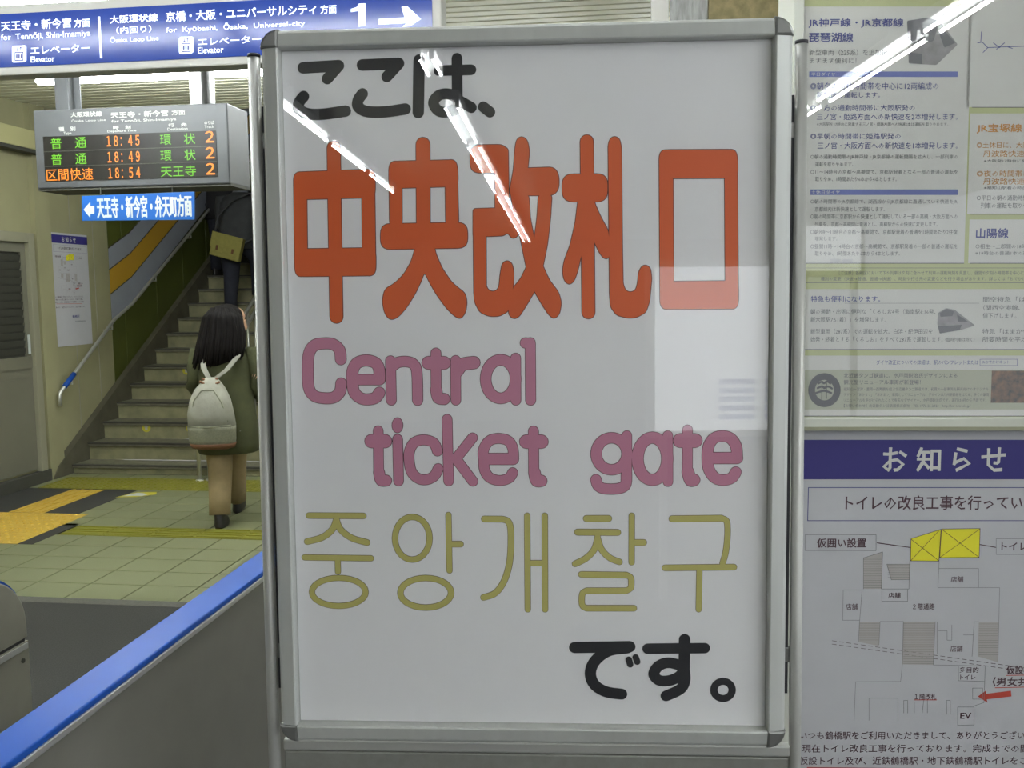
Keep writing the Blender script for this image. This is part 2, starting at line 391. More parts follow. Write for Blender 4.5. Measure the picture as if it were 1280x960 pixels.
# faint vertical seams on the beige wall, base plinth, duct and corner pilaster
for y in (7.95, 8.3): MB().box(XW, XW+.003, y, y+.008, .3, ZC-.05).build('cover_strip', M['wall2'], wl)
struct(MB().box(XW, XW+.05, 7.40, 7.60, 0, ZC).build('trim_1', M['wall']))
struct(MB().box(XW, XW+.06, 2.0, 7.40, 0, .1, bev=.004).build('baseboard_left', M['base']))
duct = thing('cable_duct', 'beige metal cable duct running high along the left wall', 'duct', Matrix.Translation((XW, 0, 0)))
MB().box(.001, .13, 3.0, 7.93, 2.78, 2.93, bev=.004).build('duct_body', M['duct'], duct)
MB().tube([(.13, 7.45, 2.84), (.138, 7.45, 2.84)], .012, 8).build('screw', M['base'], duct)
MB().box(.02, .125, 3.0, 7.9, 2.752, 2.779).build('underside_strip', M['base'], duct)
struct(MB().box(-2.2, -2.0, 7.7, 17, -.05, 9).build('wall_stair', M['wall2']))
struct(MB().box(-2.0, 6, 8.0, 8.2, -.05, ZC).build('wall_back', M['wall2']))
struct(MB().box(-5.4, 6, -14.2, -14, 0, ZC).build('wall_behind', M['wall2']))
struct(MB().box(-5.3, -2.0, 16.8, 17, 0, 9).build('wall_landing', M['wall2']))
# door with louvred window
dr = struct(D.objects.new('door_1', None)); link(dr); dr.location = (XW, 0, 0); dr['label'] = 'grey metal door with dark louvred window in the beige wall'
fr = MB(); fr.box(0, .055, 7.28, 7.36, .1, 2.10, bev=.004); fr.box(0, .055, 6.2, 6.28, .1, 2.10, bev=.004); fr.box(0, .055, 6.28, 7.28, 2.02, 2.10, bev=.004)
fr.build('door_frame', M['doorframe'], dr)
MB().box(.0, .02, 6.285, 7.275, .12, 1.0).box(.0, .02, 6.285, 6.37, 1.0, 2.015).box(0, .02, 7.215, 7.275, 1.0, 2.015).box(0, .02, 6.37, 7.215, 1.94, 2.015).box(0, .028, 6.285, 7.275, .98, 1.08).build('door_leaf', M['door'], dr)
MB().box(.0, .004, 6.37, 7.215, 1.08, 1.94).build('dark_backing', M['louver'], dr)
for i in range(13):
    z = 1.10+i*.064
    MB().prism([(.004, z), (.010, z), (.020, z+.050), (.014, z+.050)], 6.37, 7.215, ax='y').build('louvre_slat', M['louver'], dr)
MB().box(.028, .04, 7.225, 7.25, 1.10, 1.26, bev=.003).build('door_handle', M['subwhite'], dr)
MB().box(.02, .024, 6.36, 7.2, .2, .9).build('kick_panel', M['door'], dr)
# staircase
st = thing('staircase', 'worn grey concrete staircase climbing beside the green wall', 'stairs'); struct(st); del st['category']
RH, RUN = .155, .257
for k in range(17):
    z1 = .08+RH*k; y0 = 7.7+RUN*k
    s = MB().box(-5.02, -2.2, y0+.012, y0+RUN+.03, max(z1-RH, 0), z1-.03).build('step', M['step'], st)
    MB().box(-5.02, -2.2, y0-.012, y0+RUN+.012, z1-.03, z1, bev=.006).build('tread', M['tread'], s)
    MB().box(-5.02, -2.2, y0-.016, y0+.022, z1-.012, z1+.002).build('nosing', M['nose'], s)
MB().prism([(7.42, 0), (7.72, 0), (7.72+17*RUN, 0), (7.72+17*RUN, 17*RH+.22), (7.5, .10)], XW+.0, -5.02, ax='x').build('skirting', M['skirt'], st)
def sticker(x, z, k, lab):
    y = 7.7+RUN*k+.012
    t = thing('step_sticker', lab, 'sticker', Matrix.Translation((x, y-.0016, z)) @ Matrix.Rotation(R_(90), 4, 'X'))
    MB().prism([(.043*math.cos(a*math.tau/24), .043*math.sin(a*math.tau/24)) for a in range(24)], 0, .001).build('disc', M['stick'], t)
    MB().prism([(-.012, -.022), (.012, -.022), (.012, .004), (.022, .004), (0, .028), (-.022, .004), (-.012, .004)], .001, .0016).build('arrow', M['boardtext'], t)
    return t
def onY(x, y, Y): d = ray(x, y); t = Y/d.y; P = CAM+d*t; return P.x, P.z
for (px, py, k, lab) in ((183, 534.5, 2, 'round yellow step sticker left of the backpack, on a low riser'), (238, 535, 2, 'round yellow step sticker partly hidden by the backpack'), (233, 463, 5, 'round yellow step sticker on a riser beside the long hair')):
    a = onY(px, py, 7.7+RUN*k+.012); sticker(a[0], a[1], k, lab)
# pillar behind the sign
pil = struct(MB().box(.20, .60, 3.0, 3.6, 0, ZC).build('trim_2', M['stone'])); pil['label'] = 'rough brown stone pillar behind the sign top'
struct(MB().prism([(.085, 3.02), (.198, 3.02), (.198, 3.6), (.16, 3.6)], 0, ZC).build('trim_3', M['stone_g']))['label'] = 'grey rough side slab of the pillar'
struct(MB().box(.03, .083, 3.10, 3.3, 0, ZC).build('trim_4', M['signhouse']))['label'] = 'pale upright strip beside the stone pillar'

# ================================================================== FLUORESCENT LIGHTS
def light_fixture(x, y, z, ang, label, L=1.2, n=2, gap=.11, group='fluorescent ceiling lights', rad=.015, hw=None):
    t = thing('fluorescent_light', label, 'lamp', Matrix.Translation((x, y, z)) @ Matrix.Rotation(ang, 4, 'Z'), group)
    hw = hw or (.09 if n > 1 else .035)
    h = MB().box(-hw, hw, -L/2-.02, L/2+.02, .035, ZC-z if ZC-z < .2 else .09, bev=.004)
    if ZC-z >= .2: h.box(-.02, .02, -L/4-.02, -L/4+.02, .09, ZC-z-.03).box(-.02, .02, L/4-.02, L/4+.02, .09, ZC-z-.03)
    h.build('housing', M['tubehouse'], t)
    for i in range(n):
        xx = (i-(n-1)/2)*gap
        MB().tube([(xx, -L/2+.02, 0), (xx, L/2-.02, 0)], rad, 10).build('tube', M['tube'], t, True)
        [MB().box(xx-.012, xx+.012, yy, yy+.02, -.012, .036).build('lamp_holder', M['subwhite'], t) for yy in (-L/2, L/2-.02)]
    return t
light_fixture(-3.48, 6.10, 3.035, R_(90), 'long white fluorescent light between the board hangers', n=1, rad=.027)
light_fixture(-2.24, 6.10, 3.035, R_(90), 'white fluorescent light behind the top of the left pole', n=1, rad=.027)
for x_, n_ in ((-1.0, 'first'), (.4, 'second'), (1.8, 'third')): light_fixture(x_, 7.5, 3.035, R_(90), n_+' added light, unseen behind the sign, brightening the ceiling', n=1, rad=.027)  # added lights out of view behind the sign, to brighten the ceiling
light_fixture(-3.12, 4.5, 3.065, R_(90), 'bright fluorescent light above the left end of the blue overhead sign', rad=.027)
ORD = ('nearest', 'second', 'third', 'fourth', 'fifth', 'sixth', 'farthest')
for i, x in enumerate((-4.1, -2.85, -1.6, -.35)): light_fixture(x, 1.85, 3.02, R_(90), ('leftmost', 'second from left', 'third from left', 'rightmost')[i]+' fluorescent light of the row mirrored in the blue overhead sign', rad=.012)
for i in range(3): light_fixture(-1.44+.098*(i*1.3), -3.85-i*1.3, 3.0, R_(5.6), ORD[i]+' fluorescent light of the row mirrored left on the cover sheet', n=1, rad=.012, hw=.03)
light_fixture(-.50, -2.48, 3.0, R_(5.8), 'short fluorescent light behind the viewer, mirrored beside the top lettering', L=.38, gap=.07, rad=.008, hw=.055)
for i in range(7): light_fixture(-.36+.103*(i*1.3), -3.95-i*1.3, 3.0, R_(5.8), ORD[i]+' fluorescent light of the row mirrored mid on the cover sheet', gap=.085, rad=.008, hw=.06)
for i in range(5): light_fixture(2.06+.06*i, .62-i*1.27, 3.0, R_(3), ORD[i]+' fluorescent light of the row mirrored on the notice case glass', gap=.08, rad=.010, hw=.06)

# ---- backlit map board and notice that stand behind the viewer (seen mirrored in the cover sheets)
def lit_board(x0, x1, z0, z1, y, label, rows):
    t = thing('backlit_board', label, 'display', Matrix.Translation(((x0+x1)/2, y, 0)))
    w_ = (x1-x0)/2
    MB().box(-w_-.04, w_+.04, -.12, -.004, z0-.04, z1+.04, bev=.006).build('housing', M['signhouse'], t)
    MB().box(-w_, w_, -.004, .004, z0, z1).build('lit_panel', M['lightbox'], t)
    for sx in (-1, 1): MB().box(sx*w_*.9-.02, sx*w_*.9+.02, -.09, -.04, 0, z0-.04).build('leg', M['alu_dark'], t)
    for i in range(rows):
        for j in range(4):
            if (i*3+j) % 3: MB().box(-w_+.1+j*w_*.45, -w_+.1+j*w_*.45+w_*.35, .004, .006, z0+.06+i*.05, z0+.09+i*.05).build('timetable_cell', M['cell'], t)
lit_board(.74, 1.9, .98, 1.9, -2.5, 'backlit map board standing behind the viewer, mirrored on the right of the cover sheet', 5)
lit_board(2.62, 3.07, 2.06, 2.40, -2.5, 'small backlit notice behind the viewer, mirrored in the notice case', 1)

# ================================================================== OVERHEAD BLUE SIGN
OV = Plane((-1.6, 3.5, 2.58), (1, 0, 0), (0, 0, 1))
ov = thing('overhead_sign', 'long blue overhead platform sign with white lettering and arrow', 'sign', OV.mat())
b0 = OV(0, 84)[1]; b1 = OV(310, 8)[1]; ux0 = OV(-260, 50)[0]; ux1 = OV(540, 0)[0]
vb, vt = OV(0, 84.5)[1], OV(0, 18)[1]
MB().box(ux0-.05, ux1+.035, vb-.03, vt+.035, -.09, -.002, bev=.006).build('housing', M['signhouse'], ov)
MB().box(ux0, ux1, vb, vt, -.002, .002).build('face_panel', M['signblue'], ov)
MB().box(ux0, ux0+.02, vt+.035, ZC-2.58-.03, -.07, -.03).box(ux1-.12, ux1-.10, vt+.035, ZC-2.58-.03, -.07, -.03).build('hanger', M['signhouse'], ov)
MB().box(OV(124, 40)[0], OV(126.5, 40)[0], OV(125, 73)[1], OV(125, 21)[1], .002, .0035).build('divider', M['white_l'], ov)
T = lambda s_, box, mt=M['white_l'], b=.02: text(s_, OV, box, mt, ov, .0038, b)
T('天王寺・新今宮', (2, 27, 90, 39.5)); T('方面', (93, 24, 113, 35)); T('for  Tennōji, Shin-Imamiya', (2, 43, 114, 53), b=.01); T('エレベーター', (39, 58.5, 113, 68.5)); T('Elevator', (39, 71, 69, 78.5), b=.01)
T('大阪環状線', (138, 20, 198, 30)); T('（内回り）', (146, 34, 190, 43)); T('Ōsaka Loop Line', (138.5, 46.5, 199, 55.5), b=.01)
T('京橋・大阪・ユニバーサルシティ', (208, 15, 396, 28)); T('方面', (401, 7, 421, 18)); T('for  Kyōbashi,  Ōsaka,  Universal-city', (208, 33, 382, 43), b=.01); T('エレベーター', (248, 48, 327, 57.5)); T('Elevator', (248, 59.5, 280, 67.5), b=.01)
k = Ink(OV, .0035); k.poly([(449, 5), (457, 4.6), (457, 33), (448.5, 33.5), (448.5, 14), (439, 15.5), (439, 11.5), (446, 9.5)]); k.done(ov, M['white_l'], name='platform_number')
def lift_icon(x, y):
    k = Ink(OV, .002, x, y); k.poly([(0, 0), (18, -.8), (18, 20.2), (0, 21)], 3); o = k.done(ov, M['white_l'], name='elevator_pictogram')
    k = Ink(OV, .0030, x, y); k.stroke([(4, 8.3), (14, 8), (14, 18), (4, 18.4), (4, 8.3)], 1.2, False)
    for c in (6.2, 9, 11.8): k.stroke([(c, 11.5), (c, 15)], 2.1)
    k.stroke([(7, 1.8), (7, 6)], 1); k.stroke([(5.4, 4.5), (7, 6.2), (8.6, 4.5)], .9, False); k.stroke([(11, 6), (11, 1.8)], 1); k.stroke([(9.4, 3.2), (11, 1.6), (12.6, 3.2)], .9, False)
    k.done(ov, M['navy'], name='pictogram_lines')
lift_icon(15.5, 57.5); lift_icon(224, 46.5)
k = Ink(OV, .002); k.poly([(473.5, 24), (506, 22), (502, 8.8), (509.5, 8.2), (526.5, 24), (513, 33), (503, 33.5), (509, 29), (473.5, 31)]); k.done(ov, M['white_l'], name='arrow')

# ================================================================== DEPARTURE BOARD
LB = Plane((-3.0, 5.4, 2.45), (1, 0, 0), (0, 0, 1))
lb = thing('departure_board', 'grey electronic departure board with green and orange times', 'display', LB.mat())
ux0, ux1 = LB(44, 190)[0], LB(286, 190)[0]; vb, vt = LB(47, 236)[1], LB(41, 138)[1]
MB().box(ux0, ux1, vb, vt, -.30, 0, bev=.008).build('housing', M['board'], lb)
MB().box(ux0, ux1, vb-.012, vb+.004, -.29, -.01).build('bottom_plate', M['base'], lb)
su0, su1 = LB(55.5, 200)[0], LB(271.5, 200)[0]; sv0, sv1 = LB(58, 227)[1], LB(55, 171)[1]
MB().box(su0, su1, sv0, sv1, .0, .003).build('led_screen', M['screen'], lb)
for a in (1/3, 2/3): MB().box(su0, su1, sv0+(sv1-sv0)*a-.002, sv0+(sv1-sv0)*a+.002, .003, .0045).build('row_divider', M['louver'], lb)
MB().box(ux0+.11, ux0+.20, vt, ZC-2.45-.03, -.16, -.06, bev=.004).box(ux0+.19, ux0+.24, vt, ZC-2.45-.03, -.13, -.12).build('hanger', M['board'], lb)
MB().box(ux1-.26, ux1-.18, vt, ZC-2.45-.03, -.16, -.06, bev=.004).box(ux1-.18, ux1-.13, vt, ZC-2.45-.03, -.13, -.12).build('hanger', M['alu_cap'], lb)
T = lambda s_, box, mt, b=.01: text(s_, LB, box, mt, lb, .0055, b)
W_ = M['boardtext']
T('大阪環状線', (89, 140.5, 128, 147), W_, .03); T('Ōsaka Loop Line', (90, 149.5, 133, 153.5), W_); T('天王寺・新今宮', (139, 140.5, 211, 148), W_, .03); T('方面', (215, 137.8, 232, 144.5), W_, .03)
T('for Tennōji, Shin-Imamiya', (140, 150, 221, 154.5), W_, .02); T('種　別', (74, 159, 95, 164.5), W_, .03); T('Type', (80, 165, 90, 169.5), W_)
T('時　刻', (142, 157.5, 164, 162), W_, .03); T('Departure Time', (135, 163, 171, 166.5), W_); T('行　先', (211, 154.5, 234, 159), W_, .03); T('Destination', (210, 160, 235, 163.5), W_); T('のりば', (256, 151.5, 268, 156), W_, .03); T('Track', (256, 157, 268, 160.5), W_)
G_, O_ = M['ledg'], M['ledo']
for r, (a, t_, d_, ya) in enumerate((('普　通', '１８：４５', '環　状', 0), ('普　通', '１８：４９', '環　状', 20), ('区間快速', '１８：５４', '天王寺', 40))):
    T(a, (64+r*.6 if r < 2 else 59, 172.5+ya-(1 if r == 2 else 0), 108.5+r*.4 if r < 2 else 117, 186.5+ya), G_ if r < 2 else O_, 0)
    T(t_, (134+r, 170+ya, 175+r*.5, 183.5+ya), O_, .012)
    T(d_, (200.5+r*.5, 168+ya, 244.5+r*.5, 181.5+ya), G_, 0)
    T('２', (257+r*.5, 164+ya, 268+r*.5, 178.5+ya), O_, .02)
# blue sub-sign hung under the board
sb = thing('direction_plate', 'small bright blue hanging plate with white arrow under the departure board', 'sign', LB.mat())
a = LB(102, 243.5); b = LB(243, 275)
q = [LB(102, 245), LB(243, 239.5), LB(243, 274.5), LB(102.5, 276)]
MB().prism([tuple(p) for p in q], -.012, 0, bev=.001).build('plate', M['subblue'], sb)
MB().tube([(LB(125, 240)[0], LB(125, 245)[1], -.006), (LB(125, 240)[0], vb, -.006)], .004, 6).tube([(LB(215, 240)[0], LB(215, 243)[1], -.006), (LB(215, 240)[0], vb, -.006)], .004, 6).build('hanging_wire', M['base'], sb)
text('天王寺・新今宮・弁天町方面', LB, (121, 246, 240, 273.5), M['subwhite'], sb, .001, .02)
k = Ink(LB, .0005); k.poly([(104.5, 262), (113, 252), (113, 257.5), (118, 257.3), (118, 267.3), (113, 267.5), (113, 272.5)]); k.done(sb, M['subwhite'], name='arrow')

# ================================================================== HANDRAILS
XR = XW+.09
def onX(x, y, X): d = ray(x, y); t = X/d.x; return CAM+d*t
hr = thing('wall_handrail', 'steel handrail fixed to the wall left of the staircase', 'handrail')
P = [onX(75, 508, XR), onX(75, 491, XR), onX(143, 399.5, XR), onX(165, 380, XR), onX(254, 271, XR)]
P.append(P[-1]+(P[-1]-P[-2])*.9)
MB().tube([P[0], P[1]+Vector((0, -.01, -.03)), P[1], P[2], P[3], P[4], P[5]], .016, 10).build('rail', M['chrome'], hr, True)
for a, b, f in ((1, 2, .2), (1, 2, .95), (3, 4, .3), (3, 4, .8)):
    c = P[a].lerp(P[b], f); MB().tube([(c.x, c.y, c.z), (c.x, c.y, c.z-.06), (XW-.005, c.y, c.z-.07)], .009, 6).build('bracket', M['chrome'], hr)
c0 = P[1].lerp(P[2], .07); c1 = P[1].lerp(P[2], .24)
MB().tube([c0, c1], .0225, 10).build('rail_tag', M['bluecap'], hr, True)['label'] = 'blue tactile label sleeve'
cr = thing('centre_handrail', 'double steel handrail standing in the middle of the staircase', 'handrail')
def rise(Y): return max(0, (Y-7.7)*RH/RUN)
for dx, dy in ((0, 0), (.075, .03)):
    x = -3.72+dx
    MB().tube([(x, 7.48+dy, 0), (x, 7.48+dy, .62), (x, 7.44+dy, .74), (x, 7.50+dy, .80), (x, 7.74+dy, .90), (x, 11.5+dy, .90+3.76*RH/RUN)], .017, 10).build('rail', M['chrome'], cr, True)
    MB().loft([(x, 7.48+dy, 0, .035, .035), (x, 7.48+dy, .012, .03, .03)], 12).build('base_flange', M['chrome'], cr)
    for kk in (3, 8, 13):
        Y = 7.7+RUN*kk+.13; MB().tube([(x, Y, .08+RH*kk), (x, Y, .90+(Y-7.74)*RH/RUN)], .013, 8).build('post', M['chrome'], cr, True)

# ================================================================== BARRIER AND TICKET GATE
br = thing('barrier', 'dark steel barrier with a bright blue top running to the sign', 'barrier')
XB0, XB1 = -.945, -.872; YB1 = 2.55
MB().box(XB0+.012, XB1-.012, .35, YB1, 0, .935).build('steel_panel', M['steel'], br)
MB().box(XB0, XB1, .33, YB1+.01, .938, .95, bev=.003).build('blue_top', M['bluecap'], br)
MB().box(XB0-.001, XB1+.002, .33, YB1+.011, .926, .938, bev=.002).build('edge_trim', M['edge'], br)
MB().box(XB0+.008, XB1-.006, .35, YB1, .0, .06).build('kick_plate', M['steel_l'], br)
tg = thing('ticket_gate', 'steel ticket gate cabinet with rounded end and thin blue top', 'ticket gate', Matrix.Translation((-1.5, 0, 0)))
pr = [(.4, 0), (2.07, 0), (2.075, .74), (2.074, .80)] + [(1.90+.173*math.cos(R_(a_)), .80+.14*math.sin(R_(a_))) for a_ in range(10, 90, 10)] + [(1.90, .94), (.4, .94)]
MB().prism([p for p in pr[:2]] + [(2.075, .748), (.4, .748)], -.26, 0, ax='x').build('lower_cabinet', M['steel_l'], tg)
MB().prism([(.4, .756), (2.075, .756)] + pr[3:], -.26, 0, bev=.004, ax='x').build('upper_cabinet', M['steel_l'], tg)
MB().box(-.258, -.004, .41, 2.068, .747, .757).build('dark_seam', M['plastic_black'], tg)
arc = lambda e: [(1.90+(.173+e)*math.cos(R_(a_)), .80+(.14+e)*math.sin(R_(a_))) for a_ in range(90, 25, -8)]
MB().prism([(.4, .941)] + arc(.001) + arc(.008)[::-1] + [(.4, .948)], -.25, -.012, ax='x').build('blue_top', M['bluecap'], tg)
MB().box(0, .003, .42, 2.07, .730, .745).build('edge_trim', M['edge'], tg)
for yy in (2.05, 1.86): MB().tube([(.0, yy, .705), (.003, yy, .705)], .006, 8).build('screw', M['base'], tg)

# ================================================================== THE SIGN STAND
SG = tilted((-.16841, 1.38324, 1.44362), .08399, .02438, .00014)
sg = thing('sign_stand', 'tall aluminium framed sign stand on two grey poles', 'sign', SG.mat())
W2, H2, FWD = .356, .507, .0275
def rail_profile(L, horiz, sgn):
    # cross-section: (across from inner edge outward, depth)
    prof = [(0, -.004), (0, .009), (.001, .0125), (.003, .0135), (.021, .0095), (.025, .007), (.0268, .002), (FWD, -.004), (FWD, -.016), (0, -.016)]
    b = MB()
    rings = []
    for e in (-L, L):
        rings.append([b.b.verts.new((sgn*(W2+p[0]), e, p[1]) if not horiz else (e, sgn*(H2+p[0]), p[1])) for p in prof])
    b._skin(rings); return b
for sgn in (-1, 1):
    rail_profile(H2, False, sgn).build('frame_rail', M['alu'], sg)
    rail_profile(W2, True, sgn).build('frame_rail', M['alu'], sg)
for sx in (-1, 1):
    for sy in (-1, 1):
        pts = [(0, 0), (FWD, 0)] + [(FWD*math.cos(t*R_(90)/8), FWD*math.sin(t*R_(90)/8)) for t in range(1, 8)] + [(0, FWD)]
        b = MB(); b.prism([(sx*(W2+p[0]), sy*(H2+p[1])) for p in pts], -.016, .0118, bev=.004)
        b.build('corner_cap', M['alu_cap'], sg)
MB().box(-W2-.002, W2+.002, -H2-.002, H2+.002, -.014, -.006).build('backing_board', M['lowpanel'], sg)
MB().box(-W2-.001, W2+.001, -H2-.001, H2+.001, -.0015, 0).build('clear_cover', M['glass'], sg)
# poles follow the measured edges
def pole(pts, zz, rad, top):
    (u0, v0), (u1, v1) = pts
    L = 1.44362+.02   # down to the floor along the stand
    f = (-L/math.cos(.02438) - v0)/(v1-v0); ub = u0+(u1-u0)*f
    p = MB().tube([(u0, v0, zz), (ub, -L+.02, zz)], rad, 16).build('pole', M['alu_dark'], sg, True)
    MB().tube([(u0, v0, zz), (u0, v0+.005, zz)], rad*1.03, 16).build('pole_cap', M['plastic_black'], sg, True)
    MB().tube([(ub, -L+.03, zz-.30), (ub, -L+.024, zz+.22)], .014, 10).build('foot_bar', M['alu_dark'], sg, True)
pole([SG(313.5, 69), SG(338.5, 900)], -.014, .0092, 0)
pole([SG(1005, 52), SG(996.5, 900)], -.014, .0092, 0)
for sx in (-1, 1):
    for v in (.38, -.40): MB().box(min(sx*(W2+.012), sx*(W2+.045)), max(sx*(W2+.012), sx*(W2+.045)), v-.012, v+.012, -.022, -.015, bev=.002).build('clamp', M['alu_cap'], sg)
    x0 = sx*(W2+FWD+.0005); MB().box(min(x0, x0+sx*.0075), max(x0, x0+sx*.0075), -.46, .43, -.024, -.016).build('gap_shade_strip', M['plastic_black'], sg)  # black strip added as the shade in the gap between frame and pole
MB().box(-.385, .395, -H2-.050, -H2-.032, -.022, -.008, bev=.003).build('cross_bar', M['alu_dark'], sg)
MB().box(-.385, .395, -H2-.36, -H2-.052, -.020, -.012, bev=.003).build('lower_panel', M['lowpanel'], sg)
MB().box(-.05, .05, -H2-.40, -H2-.36, -.02, -.012, bev=.003).build('panel_tab', M['lowpanel'], sg)

ps = thing('direction_poster', 'white poster with large red, pink and olive lettering in the sign stand', 'poster', SG.mat() @ Matrix.Translation((0, 0, -.0055)))
MB().box(-W2+.0005, W2-.0005, -H2+.0005, H2-.0005, -.0004, .0).build('paper', M['poster'], ps)
Z = .0002
k = Ink(SG, Z, 350, 50, .21875)                                                  # ここは、
k.stroke([(127, 154), (330, 142)], 65); k.stroke([(330, 143), (265, 217)], 63); k.stroke([(130, 318), (105, 350), (102, 388), (150, 417), (240, 420), (370, 402)], 64)
k.char(); k.stroke([(466, 138), (675, 129)], 65); k.stroke([(675, 130), (607, 205)], 63); k.stroke([(467, 303), (443, 338), (442, 376), (490, 404), (590, 407), (713, 390)], 64)
k.char(); k.stroke([(792, 110), (787, 410)], 66); k.stroke([(905, 170), (1090, 165)], 60); k.stroke([(1009, 100), (1011, 340)], 62)
k.stroke([(1011, 325), (960, 304), (905, 312), (874, 355), (905, 402), (960, 406), (1008, 385), (1015, 345)], 62); k.stroke([(1010, 335), (1092, 382)], 62); k.char(); k.stroke([(1160, 378), (1198, 408)], 62)
k.done(ps, M['black'], label='black lettering across the top')
k = Ink(SG, Z, 700, 780, .1797)                                                  # です。
k.stroke([(103, 172), (486, 166)], 82); k.stroke([(470, 175), (340, 195), (245, 265), (212, 350), (240, 430), (320, 480), (430, 497)], 80)
k.stroke([(480, 256), (490, 290)], 46); k.stroke([(528, 240), (539, 271)], 46)
k.char(); k.stroke([(612, 180), (1010, 176)], 76); k.stroke([(870, 115), (866, 340)], 80); k.stroke([(850, 300), (760, 278), (690, 300), (655, 355), (690, 400), (760, 403), (830, 375), (866, 330)], 78); k.stroke([(868, 330), (872, 400), (840, 462), (740, 510)], 78)
k.char(); k.ell(1138, 468, 64, 60, 52)
k.done(ps, M['black'], label='black lettering at the bottom')
E_ = 3.2
k = Ink(SG, Z, 350, 160, .2603)                                                  # 中央
k.stroke([(254, 92), (260, 500), (267, 906)], 63, extra=E_)
k.poly([(60, 210), (452, 195), (455, 332), (62, 342)], 42, E_); k.poly([(60, 210), (123, 207), (128, 712), (68, 713)], 42, E_); k.poly([(388, 197), (450, 195), (457, 708), (394, 710)], 42, E_); k.poly([(64, 580), (457, 574), (457, 708), (68, 713)], 42, E_)
k.char(); k.stroke([(684, 76), (686, 470)], 66, extra=E_); k.poly([(520, 158), (848, 150), (855, 278), (520, 288)], 42, E_); k.poly([(520, 158), (582, 156), (584, 480), (524, 480)], 42, E_); k.poly([(790, 150), (848, 150), (857, 480), (794, 480)], 42, E_)
k.poly([(480, 459), (898, 452), (900, 575), (480, 582)], 48, E_)
k.poly([(648, 560), (645, 580), (628, 640), (590, 705), (545, 748), (500, 773), (488, 830), (500, 893), (528, 924), (565, 908), (605, 862), (645, 798), (673, 740), (692, 690), (715, 740), (750, 800), (800, 868), (838, 905), (866, 918), (890, 885), (897, 830), (885, 790), (860, 772), (820, 738), (775, 670), (745, 600), (738, 560)], 22, E_)
k.ox = 580                                                                       # 改札
k.char(); k.poly([(28, 79), (208, 76), (212, 213), (28, 213)], 48, E_); k.poly([(148, 90), (211, 90), (216, 410), (148, 410)], 20, E_)
k.poly([(42, 386), (160, 382), (262, 380), (266, 500), (250, 525), (228, 528), (208, 500), (190, 516), (42, 522)], 14, E_)
k.poly([(42, 386), (104, 384), (106, 800), (46, 830)], 40, E_)
k.poly([(45, 780), (50, 838), (75, 885), (120, 905), (170, 904), (214, 878), (236, 760), (238, 690), (230, 648), (205, 634), (182, 650), (173, 700), (167, 765), (150, 784), (124, 784), (107, 765), (104, 740)], 18, E_)
k.poly([(278, 36), (252, 50), (244, 95), (236, 200), (218, 300), (226, 330), (300, 330), (306, 188), (314, 110), (304, 55)], 20, E_)
k.poly([(236, 192), (432, 185), (456, 222), (456, 290), (428, 322), (226, 322)], 28, E_)
k.poly([(222, 300), (310, 318), (318, 430), (337, 530), (380, 665), (410, 730), (455, 790), (468, 840), (458, 895), (432, 918), (405, 895), (370, 840), (338, 785), (298, 668), (268, 520), (240, 430)], 18, E_)
k.poly([(357, 318), (422, 318), (415, 430), (400, 560), (378, 668), (360, 740), (338, 785), (300, 850), (265, 905), (240, 918), (215, 900), (212, 860), (234, 768), (270, 725), (298, 668), (322, 600), (337, 530), (350, 430)], 18, E_)
k.char(); k.stroke([(590, 62), (594, 450), (598, 885)], 63, extra=E_); k.poly([(472, 219), (690, 217), (690, 352), (472, 352)], 52, E_)
k.poly([(548, 340), (625, 340), (640, 400), (600, 560), (562, 615), (548, 680), (530, 733), (507, 753), (482, 735), (473, 690), (480, 640), (510, 560), (535, 450)], 20, E_)
k.poly([(560, 340), (622, 345), (655, 420), (693, 490), (702, 560), (700, 620), (678, 629), (655, 605), (628, 550), (600, 500)], 16, E_)
k.poly([(693, 80), (702, 48), (724, 36), (748, 48), (757, 90), (762, 600), (765, 750), (777, 780), (800, 789), (825, 780), (835, 745), (840, 690), (855, 663), (876, 656), (897, 672), (903, 720), (893, 830), (875, 885), (830, 910), (790, 913), (735, 900), (705, 860), (700, 800)], 16, E_)
k.ox = 700                                                                       # 口
k.char(); k.poly([(478, 102), (854, 100), (858, 238), (480, 240)], 45, E_); k.poly([(478, 102), (544, 102), (548, 870), (482, 870)], 45, E_); k.poly([(793, 100), (854, 100), (860, 868), (797, 870)], 45, E_); k.poly([(482, 737), (860, 733), (860, 868), (482, 870)], 45, E_)
k.done(ps, M['red'], M['line'], label='large red lettering')
E_ = 2.6
k = Ink(SG, Z, 360, 410, .2578)
def C(pts, w_, **a): k.stroke(pts, w_, extra=E_, **a)
C([(252, 153), (246, 108), (215, 80), (170, 75), (122, 86), (96, 130), (92, 210), (96, 290), (122, 330), (170, 342), (218, 338), (248, 310), (254, 270)], 53)
k.char(); C([(310, 252), (440, 252)], 50); C([(441, 250), (438, 200), (420, 170), (375, 158), (330, 172), (309, 212), (309, 260), (316, 310), (345, 340), (380, 348), (420, 340), (440, 315)], 54)
k.char(); C([(494, 160), (498, 352)], 48); C([(500, 190), (530, 168), (575, 164), (610, 180), (623, 225), (626, 352)], 50)
k.char(); C([(678, 170), (755, 170)], 62); C([(715, 122), (716, 300)], 48); C([(716, 300), (726, 340), (756, 346)], 54)
k.char(); C([(811, 158), (812, 352)], 47); C([(818, 210), (845, 178), (900, 169)], 60)
k.char(); k.ell(1030, 249, 73, 94, 52, E_); C([(1103, 147), (1104, 352)], 48); k.char(); C([(1150, 73), (1172, 75)], 50); C([(1174, 72), (1176, 352)], 49)
k.ox, k.oy, k.k = 440, 510, .2031; E_ = 3.2
